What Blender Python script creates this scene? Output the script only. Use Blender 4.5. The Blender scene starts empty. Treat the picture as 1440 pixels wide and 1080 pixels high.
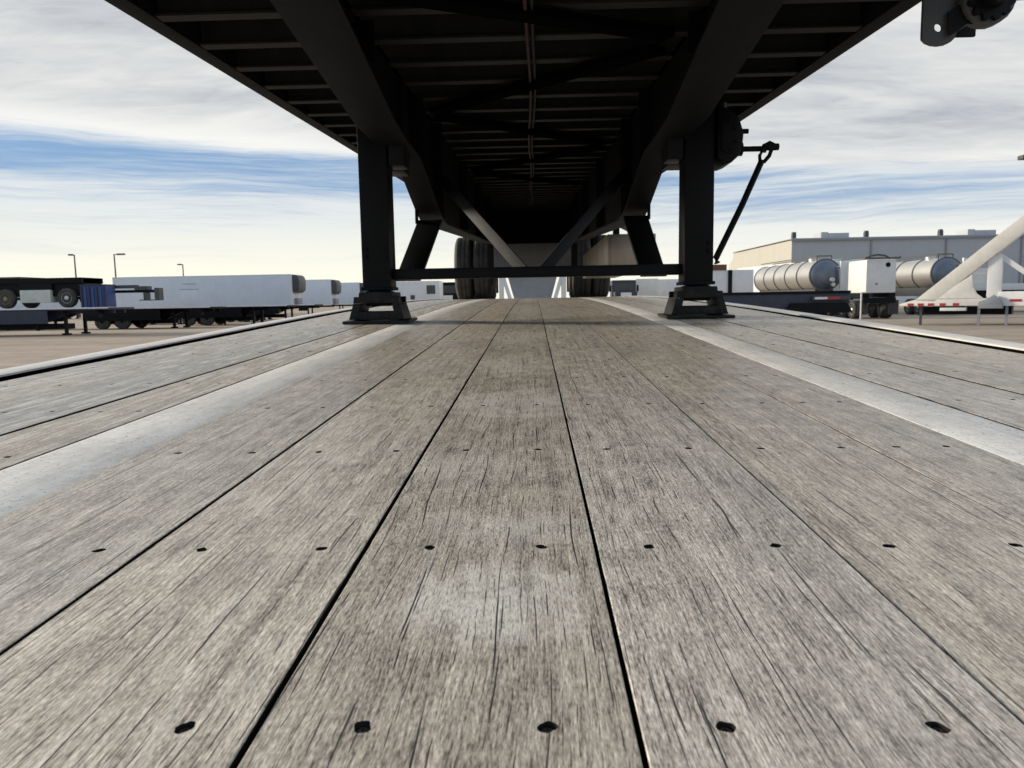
import bpy, bmesh, math, random
from mathutils import Vector, Matrix, noise as mnoise
random.seed(7)
C = bpy.context.scene.collection
SC = bpy.context.scene

# ------------------------------------------------------------------ camera
HC = 1.45                                   # lens height above the gravel
F_PX, W_PX = 1040.0, 1440.0
PITCH, ROLL, YAW = math.atan(119 / F_PX), math.radians(1.0), -0.0298
Fw = Vector((math.sin(YAW) * math.cos(PITCH), math.cos(YAW) * math.cos(PITCH), -math.sin(PITCH)))
R0 = Vector((math.cos(YAW), -math.sin(YAW), 0)); U0 = R0.cross(Fw)
Rt = R0 * math.cos(ROLL) - U0 * math.sin(ROLL); Up = U0 * math.cos(ROLL) + R0 * math.sin(ROLL)
cd = bpy.data.cameras.new('camera'); cam = bpy.data.objects.new('camera', cd); C.objects.link(cam)
cam.matrix_world = Matrix(((Rt.x, Up.x, -Fw.x, 0), (Rt.y, Up.y, -Fw.y, 0), (Rt.z, Up.z, -Fw.z, HC), (0, 0, 0, 1)))
cd.sensor_width = 36; cd.lens = 36 * F_PX / W_PX; cd.clip_start = 0.02; cd.clip_end = 6000
cd.dof.use_dof = True; cd.dof.focus_distance = 1.0; cd.dof.aperture_fstop = 24.0
SC.camera = cam
SC.cycles.pixel_filter_width = 1.2

# ------------------------------------------------------------------ sky, sun, exposure
SUN_AZ, SUN_EL = math.radians(-72), math.radians(17)      # azimuth from +Y towards +X
w = bpy.data.worlds.new('World'); SC.world = w; w.use_nodes = True
N, L = w.node_tree.nodes, w.node_tree.links; N.clear()
def nd(t, **kw):
    n = N.new(t)
    for k, v in kw.items(): setattr(n, k, v)
    return n
def val(x, sock):
    if isinstance(x, (int, float)): sock.default_value = x
    else: L.new(x, sock)
def mth(op, a, b=0.0, c=None, clamp=False):
    n = nd('ShaderNodeMath', operation=op); n.use_clamp = clamp
    val(a, n.inputs[0]); val(b, n.inputs[1])
    if c is not None: val(c, n.inputs[2])
    return n.outputs[0]
def sstep(x, a, b):
    n = nd('ShaderNodeMapRange', interpolation_type='SMOOTHSTEP')
    L.new(x, n.inputs[0]); n.inputs[1].default_value = a; n.inputs[2].default_value = b
    return n.outputs[0]
def mixc(f, a, b):
    n = nd('ShaderNodeMix', data_type='RGBA')
    val(f, n.inputs[0])
    for s, v in ((n.inputs[6], a), (n.inputs[7], b)):
        if isinstance(v, tuple): s.default_value = (*v, 1)
        else: L.new(v, s)
    return n.outputs[2]
def wnoise(x, y, z, scale, detail, rough=0.5, dist=0.0):
    c = nd('ShaderNodeCombineXYZ'); val(x, c.inputs[0]); val(y, c.inputs[1]); val(z, c.inputs[2])
    n = nd('ShaderNodeTexNoise'); L.new(c.outputs[0], n.inputs['Vector'])
    n.inputs['Scale'].default_value = scale; n.inputs['Detail'].default_value = detail
    n.inputs['Roughness'].default_value = rough; n.inputs['Distortion'].default_value = dist
    return n.outputs['Fac']
sky = nd('ShaderNodeTexSky', sky_type='NISHITA', sun_disc=False, sun_elevation=SUN_EL, sun_rotation=SUN_AZ)
tc = nd('ShaderNodeTexCoord'); sx = nd('ShaderNodeSeparateXYZ'); L.new(tc.outputs['Generated'], sx.inputs[0])
dx, dy, dz = sx.outputs
el = mth('MULTIPLY', mth('ARCSINE', dz), 57.2958)                 # degrees above the horizon
az = mth('ARCTAN2', dx, dy)                                       # radians from +Y
elp = mth('MAXIMUM', el, 0.0)
SKYK = 10.0                                                       # cloud radiance before the 0.1 background strength
def cc(r, g, b): return (r * SKYK, g * SKYK, b * SKYK)
# deep band of clear blue taken from the sky model, paler towards the horizon
bl = nd('ShaderNodeMix', data_type='RGBA'); bl.blend_type = 'MULTIPLY'; bl.inputs[0].default_value = 1.0
L.new(sky.outputs[0], bl.inputs[6]); bl.inputs[7].default_value = (0.5, 0.62, 0.8, 1)
blue = mixc(0.75, bl.outputs[2], cc(0.27, 0.45, 0.72))
sunside = mth('MULTIPLY_ADD', mth('COSINE', mth('SUBTRACT', az, SUN_AZ)), 0.5, 0.5)
# the lower rim of the high cloud sheet hangs higher towards the sun
edge = mth('ADD', mth('MULTIPLY', mth('SUBTRACT', wnoise(az, 0.0, 4.0, 2.1, 2.0, 0.45), 0.5), 1.1), mth('MULTIPLY_ADD', sunside, 6.9, 5.3))
rel = mth('SUBTRACT', el, edge)
# long thin streaks
wob = mth('MULTIPLY', mth('SUBTRACT', wnoise(az, mth('MULTIPLY', el, 0.06), 0.0, 3.0, 3.0), 0.5), 2.4)
els = mth('ADD', el, wob)
st1 = wnoise(mth('MULTIPLY', az, 1.0), mth('MULTIPLY', els, 0.42), 2.0, 1.6, 5.0, 0.62, 0.25)
st2 = wnoise(mth('MULTIPLY', az, 2.0), mth('MULTIPLY', els, 1.0), 7.0, 2.2, 5.0, 0.6, 0.3)
lowfade = mth('SUBTRACT', 1.0, sstep(rel, -5.2, -1.3))
st3 = wnoise(mth('MULTIPLY', az, 7.0), mth('MULTIPLY', els, 2.6), 11.0, 2.0, 6.0, 0.68, 0.5)
thr = mth('ADD', mth('ADD', mth('MULTIPLY', st1, 0.5), mth('MULTIPLY', st2, 0.28)), mth('MULTIPLY', st3, 0.22))
thr = mth('ADD', thr, mth('MULTIPLY', lowfade, 0.20))
thr = mth('ADD', thr, mth('MULTIPLY', mth('SUBTRACT', 1.0, sunside), 0.10))
strk = mth('MULTIPLY', sstep(thr, 0.43, 0.74), 0.95)
c1 = mixc(strk, blue, cc(0.80, 0.84, 0.85))
# pale glow low over the horizon, warm towards the sun
glow = mth('SUBTRACT', 1.0, sstep(el, 0.3, 8.0))
gcol = mixc(mth('POWER', sunside, 0.7), cc(0.90, 0.91, 0.90), cc(1.07, 1.035, 0.85))
c2 = mixc(mth('MULTIPLY', glow, mth('MULTIPLY_ADD', st1, 0.6, 0.80), None, True), c1, gcol)
# high sheet of grey cloud with a bright lower rim, breaking up to clear sky away from the sun's side
wisp = wnoise(mth('MULTIPLY', az, 6.0), mth('MULTIPLY', els, 2.2), 3.0, 2.0, 6.0, 0.66, 0.6)
sheet = sstep(mth('ADD', rel, mth('MULTIPLY', mth('SUBTRACT', wisp, 0.5), 1.1)), -0.6, 0.5)
iz = mth('DIVIDE', 1.0, mth('ADD', mth('MAXIMUM', dz, 0.0), 0.12))
px_, py_ = mth('MULTIPLY', dx, iz), mth('MULTIPLY', dy, iz)
sh1 = wnoise(px_, mth('MULTIPLY', py_, 1.5), 1.0, 0.62, 5.0, 0.52, 0.5)
sh2 = wnoise(mth('MULTIPLY', px_, 0.8), mth('MULTIPLY', py_, 2.2), 5.0, 1.7, 6.0, 0.55, 0.7)
shw = wnoise(mth('MULTIPLY', px_, 1.2), mth('MULTIPLY', py_, 3.4), 9.0, 3.4, 6.0, 0.62, 0.9)
shv = mth('ADD', mth('ADD', mth('MULTIPLY', sh1, 0.46), mth('MULTIPLY', sh2, 0.34)), mth('MULTIPLY', shw, 0.20))
rp = nd('ShaderNodeValToRGB'); L.new(shv, rp.inputs[0])
e = rp.color_ramp.elements
e[0].position = 0.38; e[0].color = (*cc(0.45, 0.48, 0.53), 1)
e[1].position = 0.62; e[1].color = (*cc(0.84, 0.84, 0.82), 1)
k = e.new(0.50); k.color = (*cc(0.66, 0.68, 0.695), 1)
rim = mth('MULTIPLY', mth('SUBTRACT', 1.0, sstep(rel, 0.3, 2.4)), mth('MULTIPLY_ADD', sunside, 1.6, -0.25, True), None, True)
scol = mixc(mth('MULTIPLY', rim, 0.9), rp.outputs[0], cc(0.96, 0.96, 0.93))
opening = sstep(mth('ADD', dy, mth('MULTIPLY', mth('SUBTRACT', sh1, 0.5), 1.2)), -0.45, 0.10)
c3 = mixc(mth('MULTIPLY', sheet, opening), c2, scol)
bg = nd('ShaderNodeBackground'); L.new(c3, bg.inputs[0]); bg.inputs[1].default_value = 0.1
ow = nd('ShaderNodeOutputWorld'); L.new(bg.outputs[0], ow.inputs[0])

sl = bpy.data.lights.new('sun', 'SUN'); sl.energy = 4.4; sl.angle = math.radians(9); sl.color = (1.0, 0.88, 0.70)
so = bpy.data.objects.new('sun', sl); C.objects.link(so)
sdir = Vector((math.sin(SUN_AZ) * math.cos(SUN_EL), math.cos(SUN_AZ) * math.cos(SUN_EL), math.sin(SUN_EL)))
so.rotation_euler = (-sdir).to_track_quat('-Z', 'Y').to_euler(); so.location = sdir * 60
vs = SC.view_settings
vs.view_transform = 'Standard'; vs.look = 'None'; vs.gamma = 1; vs.use_curve_mapping = False; vs.exposure = 0.0

# ------------------------------------------------------------------ materials
class G:
    """small node-graph helper for one material"""
    def __init__(s, name):
        m = bpy.data.materials.new(name); m.use_nodes = True; s.m = m
        s.n, s.l = m.node_tree.nodes, m.node_tree.links
        s.b = s.n['Principled BSDF']
        s.tc = s.n.new('ShaderNodeTexCoord'); s.obj = s.tc.outputs['Object']
    def node(s, t, **kw):
        n = s.n.new(t)
        for k, v in kw.items(): setattr(n, k, v)
        return n
    def link(s, a, b): s.l.new(a, b)
    def v(s, x, sock):
        if isinstance(x, (int, float)): sock.default_value = x
        elif isinstance(x, tuple): sock.default_value = (*x, 1) if len(sock.default_value) == 4 else x
        else: s.l.new(x, sock)
    def math(s, op, a, b=0.0, c=None, clamp=False):
        n = s.node('ShaderNodeMath', operation=op); n.use_clamp = clamp
        s.v(a, n.inputs[0]); s.v(b, n.inputs[1])
        if c is not None: s.v(c, n.inputs[2])
        return n.outputs[0]
    def scale(s, vec, sc, off=None):
        n = s.node('ShaderNodeVectorMath', operation='MULTIPLY'); s.link(vec, n.inputs[0]); n.inputs[1].default_value = sc
        if off is None: return n.outputs[0]
        a = s.node('ShaderNodeVectorMath', operation='ADD'); s.link(n.outputs[0], a.inputs[0]); s.link(off, a.inputs[1])
        return a.outputs[0]
    def noise(s, vec, scale, detail=4, rough=0.5, dist=0.0):
        n = s.node('ShaderNodeTexNoise'); s.link(vec, n.inputs['Vector'])
        n.inputs['Scale'].default_value = scale; n.inputs['Detail'].default_value = detail
        n.inputs['Roughness'].default_value = rough; n.inputs['Distortion'].default_value = dist
        return n.outputs['Fac']
    def step(s, x, a, b, o0=0.0, o1=1.0):
        n = s.node('ShaderNodeMapRange', interpolation_type='SMOOTHSTEP')
        s.link(x, n.inputs[0]); n.inputs[1].default_value = a; n.inputs[2].default_value = b
        n.inputs[3].default_value = o0; n.inputs[4].default_value = o1
        return n.outputs[0]
    def mix(s, f, a, b, blend='MIX'):
        n = s.node('ShaderNodeMix', data_type='RGBA'); n.blend_type = blend
        s.v(f, n.inputs[0])
        for q, x in ((n.inputs[6], a), (n.inputs[7], b)): s.v(x, q)
        return n.outputs[2]
    def bump(s, h, strength, dist):
        n = s.node('ShaderNodeBump'); n.inputs['Strength'].default_value = strength; n.inputs['Distance'].default_value = dist
        s.link(h, n.inputs['Height']); s.link(n.outputs[0], s.b.inputs['Normal'])
    def out(s, col=None, rough=None, metal=None):
        if col is not None: s.v(col, s.b.inputs['Base Color'])
        if rough is not None: s.v(rough, s.b.inputs['Roughness'])
        if metal is not None: s.v(metal, s.b.inputs['Metallic'])
        return s.m

def paint(name, col, rough=0.5, dirt=None, amount=0.4, scale=3.0, metal=0.0, bump=0.0, spec=0.5):
    g = G(name); g.b.inputs['Specular IOR Level'].default_value = spec
    d = dirt or tuple(c * 0.55 + 0.03 for c in col)
    n1 = g.noise(g.obj, scale, 6, 0.6, 0.3); n2 = g.noise(g.scale(g.obj, (1, 1, 0.25)), scale * 5, 4, 0.6)
    f = g.math('MULTIPLY', g.step(g.math('MULTIPLY_ADD', n1, 0.65, g.math('MULTIPLY', n2, 0.35)), 0.38, 0.68), amount)
    if bump: g.bump(g.noise(g.obj, scale * 30, 3), 0.25, bump)
    return g.out(g.mix(f, col, d), g.math('MULTIPLY_ADD', n1, 0.25, rough - 0.1), metal)

M = {}
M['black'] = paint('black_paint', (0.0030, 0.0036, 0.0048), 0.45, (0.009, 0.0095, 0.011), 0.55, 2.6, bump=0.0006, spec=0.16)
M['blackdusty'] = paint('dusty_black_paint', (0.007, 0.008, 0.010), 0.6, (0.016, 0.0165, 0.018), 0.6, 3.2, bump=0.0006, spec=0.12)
M['footsteel'] = paint('scraped_foot_steel', (0.010, 0.010, 0.011), 0.5, (0.045, 0.042, 0.038), 0.6, 22, spec=0.2)
M['matteblack'] = paint('matte_black_paint', (0.003, 0.003, 0.003), 0.8, (0.006, 0.006, 0.006), 0.5, 3, spec=0.0)
M['slat'] = paint('bounce_light_slat', (0.024, 0.0245, 0.025), 0.6, (0.05, 0.049, 0.046), 0.6, 3, spec=0.15)  # lighter than the other blacks: bounced deck light put into the colour
M['slate'] = paint('slate_grey_bar', (0.016, 0.0175, 0.021), 0.6, (0.03, 0.03, 0.032), 0.5, 3, spec=0.15)
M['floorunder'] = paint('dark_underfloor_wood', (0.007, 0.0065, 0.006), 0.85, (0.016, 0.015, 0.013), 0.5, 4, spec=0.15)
M['white'] = paint('white_paint', (0.76, 0.76, 0.75), 0.35, (0.5, 0.48, 0.44), 0.3, 1.2)
M['creamwhite'] = paint('cream_white_paint', (0.80, 0.77, 0.70), 0.4, (0.52, 0.48, 0.4), 0.35, 1.5)
M['alu'] = paint('dull_aluminium', (0.42, 0.37, 0.31), 0.38, (0.24, 0.20, 0.16), 0.7, 3.0, metal=0.75)
M['railalu'] = paint('brushed_rail_metal', (0.82, 0.81, 0.79), 0.4, (0.52, 0.50, 0.47), 0.45, 9, metal=0.1)
M['steel'] = paint('stainless_tank_steel', (0.62, 0.61, 0.58), 0.40, (0.48, 0.46, 0.44), 0.4, 1.2, metal=0.9)
M['tankend'] = paint('shaded_tank_head', (0.16, 0.19, 0.24), 0.3, (0.10, 0.12, 0.15), 0.5, 2.0, metal=0.6)  # tank steel with the head's shade put in as dark blue
M['darksteel'] = paint('dark_band_steel', (0.10, 0.10, 0.10), 0.5, amount=0.4)
M['rubber'] = paint('tyre_rubber', (0.035, 0.034, 0.033), 0.8, (0.12, 0.105, 0.09), 0.6, 5, bump=0.001)
M['rim'] = paint('silver_wheel_rim', (0.6, 0.6, 0.6), 0.35, amount=0.4, metal=0.5)
M['rimyellow'] = paint('dull_yellow_rim', (0.30, 0.24, 0.09), 0.55, amount=0.5)
M['navy'] = paint('navy_blue_paint', (0.022, 0.028, 0.055), 0.5, (0.06, 0.06, 0.07), 0.5, 2)
M['blue'] = paint('royal_blue_paint', (0.035, 0.075, 0.25), 0.5, (0.08, 0.10, 0.2), 0.5, 2)
M['grey'] = paint('grey_primer', (0.26, 0.28, 0.31), 0.5, amount=0.4)
M['charcoal'] = paint('charcoal_steel', (0.055, 0.058, 0.063), 0.45, (0.10, 0.098, 0.095), 0.5, 3)
M['red'] = paint('red_reflector', (0.45, 0.03, 0.03), 0.35, amount=0.2)
M['redhose'] = paint('red_rubber_hose', (0.035, 0.003, 0.007), 0.6, (0.018, 0.008, 0.008), 0.5, 8)
M['rust'] = paint('red_brown_primer', (0.14, 0.05, 0.035), 0.7, (0.22, 0.10, 0.06), 0.6, 4)
M['glass'] = paint('dark_window_glass', (0.03, 0.035, 0.045), 0.1, amount=0.1)
M['lamp'] = paint('clear_headlight', (0.7, 0.72, 0.75), 0.15, amount=0.1)
M['wallgrey'] = paint('grey_metal_cladding', (0.44, 0.46, 0.48), 0.7, (0.38, 0.40, 0.42), 0.5, 0.3)
M['wallcream'] = paint('cream_metal_cladding', (0.48, 0.465, 0.41), 0.7, (0.43, 0.41, 0.36), 0.5, 0.3)
M['screw'] = paint('weathered_screw_steel', (0.05, 0.048, 0.047), 0.4, (0.09, 0.055, 0.035), 0.7, 300, spec=0.5, metal=0.3)
M['holewood'] = paint('dark_hole_side_wood', (0.016, 0.014, 0.013), 0.9, (0.03, 0.025, 0.02), 0.5, 60, spec=0.1)  # darker wood on hole walls and board sides
M['platedull'] = paint('dull_grey_plate', (0.13, 0.135, 0.145), 0.6, (0.08, 0.08, 0.08), 0.5, 3)
M['trailerwhite'] = paint('shade_blue_trailer_panel', (0.70, 0.745, 0.81), 0.35, (0.5, 0.52, 0.55), 0.25, 0.8)  # white paint tinted with the blue skylight of shaded sides
M['plategrey'] = paint('primer_white_box', (0.62, 0.66, 0.60), 0.5, amount=0.4)

def wood(name, glare=False, glints=0.0):
    g = G(name)
    oi = g.node('ShaderNodeObjectInfo')
    rnd = oi.outputs['Random']
    off = g.node('ShaderNodeCombineXYZ')
    g.link(g.math('MULTIPLY', rnd, 37.0), off.inputs[0]); g.link(g.math('MULTIPLY', rnd, 91.0), off.inputs[1])
    sxyz = g.node('ShaderNodeSeparateXYZ'); g.link(g.obj, sxyz.inputs[0])
    # slow sideways wander of the grain
    wv = g.noise(g.scale(g.obj, (6, 1.6, 0), off.outputs[0]), 1.0, 2, 0.5)
    wv2 = g.noise(g.scale(g.obj, (30, 11, 0), off.outputs[0]), 1.0, 2, 0.5)
    xw = g.math('ADD', sxyz.outputs[0], g.math('ADD', g.math('MULTIPLY', wv, 0.030), g.math('MULTIPLY', wv2, 0.0028)))
    cb = g.node('ShaderNodeCombineXYZ'); g.link(xw, cb.inputs[0]); g.link(sxyz.outputs[1], cb.inputs[1])
    gv = cb.outputs[0]
    fine = g.noise(g.scale(gv, (950, 150, 0), off.outputs[0]), 1.0, 3, 0.7)
    med = g.noise(g.scale(gv, (520, 26, 0), off.outputs[0]), 1.0, 4, 0.7)
    wide = g.noise(g.scale(gv, (90, 2.4, 0), off.outputs[0]), 1.0, 3, 0.55)
    blot = g.noise(g.scale(g.obj, (26, 17, 0), off.outputs[0]), 1.0, 5, 0.65, 0.3)
    big = g.noise(g.scale(g.obj, (3.2, 1.5, 0), off.outputs[0]), 1.0, 4, 0.55)
    # checks: long thin dark splits that follow the grain, each tapering out along its length
    def checks(gap, wid, amp, bx, by, lo, hi, seed):
        wz = g.noise(g.scale(g.obj, (0.35 / gap, by * 0.35, 0), off.outputs[0]), 1.0, 2, 0.5)
        xx_ = g.math('MULTIPLY_ADD', wz, gap * amp, xw)
        vn = g.node('ShaderNodeTexVoronoi', feature='DISTANCE_TO_EDGE'); vn.voronoi_dimensions = '1D'
        g.link(g.math('MULTIPLY_ADD', rnd, 53.0 + seed, g.math('MULTIPLY', xx_, 1.0 / gap)), vn.inputs['W']); vn.inputs['Scale'].default_value = 1.0
        brk = g.noise(g.scale(gv, (bx, by, 0), off.outputs[0]), 1.0, 2, 0.55)
        open_ = g.math('MULTIPLY', g.step(brk, lo, hi), wid / gap)
        return g.step(g.math('DIVIDE', g.math('SUBTRACT', open_, vn.outputs['Distance']), wid / gap), 0.0, 0.45)
    ck1 = checks(0.026, 0.0008, 0.8, 34, 6.0, 0.47, 0.62, 0.0)
    ck2 = checks(0.0105, 0.0006, 1.0, 85, 15.0, 0.46, 0.62, 3.3)
    ck3 = checks(0.0046, 0.00045, 1.0, 190, 38.0, 0.46, 0.64, 7.7)
    crack = g.math('MAXIMUM', g.math('MAXIMUM', ck1, g.math('MULTIPLY', ck2, 0.92)), g.math('MULTIPLY', ck3, 0.8), None, True)
    tone = g.math('ADD', g.math('ADD', g.math('MULTIPLY', fine, 0.42), g.math('MULTIPLY', med, 0.34)),
                  g.math('ADD', g.math('MULTIPLY', wide, 0.14), g.math('MULTIPLY', blot, 0.16)))
    r = g.node('ShaderNodeValToRGB'); g.link(tone, r.inputs[0]); e = r.color_ramp.elements
    e[0].position = 0.42; e[0].color = (0.075, 0.069, 0.062, 1)
    e[1].position = 0.635; e[1].color = (0.80, 0.775, 0.73, 1)
    q = e.new(0.485); q.color = (0.275, 0.262, 0.242, 1)
    q = e.new(0.55); q.color = (0.485, 0.465, 0.43, 1)
    col = r.outputs[0]
    # per-board tone: some greyer, some more straw coloured
    tint = g.mix(g.math('FRACT', g.math('MULTIPLY', rnd, 7.3)), (1.06, 1.0, 0.88), (0.95, 0.985, 1.02))
    col = g.mix(1.0, col, tint, 'MULTIPLY')
    br = g.math('MULTIPLY_ADD', g.math('FRACT', g.math('MULTIPLY', rnd, 13.7)), 0.26, 0.86)
    brc = g.node('ShaderNodeCombineColor'); [g.link(br, s_) for s_ in brc.inputs]
    col = g.mix(1.0, col, brc.outputs[0], 'MULTIPLY')
    col = g.mix(1.0, col, (1.09, 1.05, 1.045), 'MULTIPLY')
    col = g.mix(g.step(big, 0.50, 0.72, 0.0, 0.22), col, (0.17, 0.165, 0.155))          # damp, dirty areas
    col = g.mix(g.step(blot, 0.60, 0.78, 0.0, 0.4), col, (0.50, 0.48, 0.43))         # scuffed pale areas
    scr = g.noise(g.scale(g.obj, (3.5, 26, 0), off.outputs[0]), 1.0, 4, 0.65, 1.2)
    polish = g.step(g.math('MULTIPLY_ADD', scr, 0.45, g.math('MULTIPLY', big, 0.55)), 0.50, 0.66)
    if glare:                                                                         # pale glare painted in patches down its middle, polished there too
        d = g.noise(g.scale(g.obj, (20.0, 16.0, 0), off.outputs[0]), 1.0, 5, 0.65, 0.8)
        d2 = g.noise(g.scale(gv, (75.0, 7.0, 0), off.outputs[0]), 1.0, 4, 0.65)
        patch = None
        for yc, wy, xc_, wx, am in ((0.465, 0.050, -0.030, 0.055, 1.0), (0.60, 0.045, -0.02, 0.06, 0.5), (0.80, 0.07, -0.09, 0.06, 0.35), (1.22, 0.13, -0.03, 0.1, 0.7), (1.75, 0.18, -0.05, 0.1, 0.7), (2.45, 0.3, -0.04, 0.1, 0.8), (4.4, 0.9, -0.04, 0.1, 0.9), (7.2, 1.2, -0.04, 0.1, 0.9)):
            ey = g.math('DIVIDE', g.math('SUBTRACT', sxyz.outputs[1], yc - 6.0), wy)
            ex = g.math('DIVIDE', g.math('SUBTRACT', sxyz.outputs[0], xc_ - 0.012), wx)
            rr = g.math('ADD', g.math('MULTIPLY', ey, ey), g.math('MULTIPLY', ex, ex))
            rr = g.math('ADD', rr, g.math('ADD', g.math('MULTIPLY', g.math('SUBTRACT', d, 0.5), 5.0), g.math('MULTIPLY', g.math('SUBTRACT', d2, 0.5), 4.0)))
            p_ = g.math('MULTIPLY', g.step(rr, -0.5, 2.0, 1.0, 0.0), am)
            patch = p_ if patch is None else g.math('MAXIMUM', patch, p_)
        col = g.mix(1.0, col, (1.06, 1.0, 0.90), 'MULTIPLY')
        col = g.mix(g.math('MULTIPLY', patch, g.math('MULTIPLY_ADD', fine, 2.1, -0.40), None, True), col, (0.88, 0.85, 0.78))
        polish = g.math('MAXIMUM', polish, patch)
    if glints:                                                                        # bright glints painted as pale streaks along the grain, polished there too
        fk = g.noise(g.scale(gv, (60, 5.0, 0), off.outputs[0]), 1.0, 5, 0.62, 0.8)
        fk = g.math('MULTIPLY', g.step(fk, 0.53, 0.60), glints)
        col = g.mix(g.math('MULTIPLY', fk, g.math('MULTIPLY_ADD', fine, 1.0, 0.3), None, True), col, (0.80, 0.77, 0.68))
        polish = g.math('MAXIMUM', polish, fk)
    col = g.mix(g.math('MULTIPLY', crack, 0.93), col, (0.014, 0.013, 0.012))
    rough = g.math('ADD', g.math('MULTIPLY_ADD', polish, -0.14, 0.43), g.math('MULTIPLY', g.math('SUBTRACT', fine, 0.5), 0.25))
    h = g.math('ADD', g.math('MULTIPLY', crack, -1.0), g.math('ADD', g.math('MULTIPLY', med, 0.55), g.math('MULTIPLY', fine, 0.35)))
    h = g.math('ADD', h, g.math('MULTIPLY', blot, 0.5))
    g.bump(h, 0.30, 0.0010)
    g.b.inputs['Specular IOR Level'].default_value = 0.62
    return g.out(col, rough)
M['wood'] = wood('weathered_grey_plank')
M['woodglare'] = wood('weathered_glare_plank', True)
M['woodglints'] = wood('weathered_glint_plank', False, 0.75)
M['woodpalestreak'] = wood('weathered_pale_streak_plank', False, 0.3)

def flatsteel():
    g = G('galvanised_beam_top')
    n1 = g.noise(g.obj, 60, 6, 0.65); n2 = g.noise(g.scale(g.obj, (40, 5, 1)), 1.0, 5, 0.6); n3 = g.noise(g.obj, 4, 4, 0.6, 0.4)
    f = g.math('ADD', g.math('MULTIPLY', n1, 0.35), g.math('ADD', g.math('MULTIPLY', n2, 0.35), g.math('MULTIPLY', n3, 0.3)))
    r = g.node('ShaderNodeValToRGB'); g.link(f, r.inputs[0]); e = r.color_ramp.elements
    e[0].position = 0.38; e[0].color = (0.60, 0.60, 0.59, 1); e[1].position = 0.58; e[1].color = (0.86, 0.855, 0.84, 1)
    sp = g.noise(g.obj, 220, 2, 0.5)
    col = g.mix(g.step(sp, 0.62, 0.72, 0.0, 0.7), r.outputs[0], (0.16, 0.13, 0.10))
    g.b.inputs['Specular IOR Level'].default_value = 0.3
    sc_ = g.noise(g.scale(g.obj, (420, 6, 1)), 1.0, 3, 0.6, 0.6)
    col = g.mix(g.step(sc_, 0.60, 0.68, 0.0, 0.45), col, (0.30, 0.28, 0.26))
    rs_ = g.noise(g.scale(g.obj, (30, 9, 1)), 1.0, 5, 0.7, 0.5)
    col = g.mix(g.step(rs_, 0.62, 0.74, 0.0, 0.55), col, (0.34, 0.27, 0.21))
    g.bump(n1, 0.2, 0.0008)
    return g.out(col, g.math('MULTIPLY_ADD', n3, 0.2, 0.6), 0.0)
M['steelstrip'] = flatsteel()

def gravel():
    g = G('tan_gravel')
    n1 = g.noise(g.obj, 0.05, 6, 0.6, 0.3); n2 = g.noise(g.obj, 1.2, 6, 0.65); n3 = g.noise(g.obj, 25, 4, 0.7)
    tr = g.noise(g.scale(g.obj, (0.03, 0.5, 1)), 1.0, 5, 0.6, 0.4)
    f = g.math('ADD', g.math('ADD', g.math('MULTIPLY', n1, 0.3), g.math('MULTIPLY', n2, 0.25)), g.math('ADD', g.math('MULTIPLY', n3, 0.2), g.math('MULTIPLY', tr, 0.25)))
    r = g.node('ShaderNodeValToRGB'); g.link(f, r.inputs[0]); e = r.color_ramp.elements
    e[0].position = 0.40; e[0].color = (0.19, 0.15, 0.118, 1); e[1].position = 0.60; e[1].color = (0.43, 0.355, 0.285, 1)
    g.bump(n3, 0.4, 0.02)
    return g.out(r.outputs[0], 0.92)
M['gravel'] = gravel()

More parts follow.
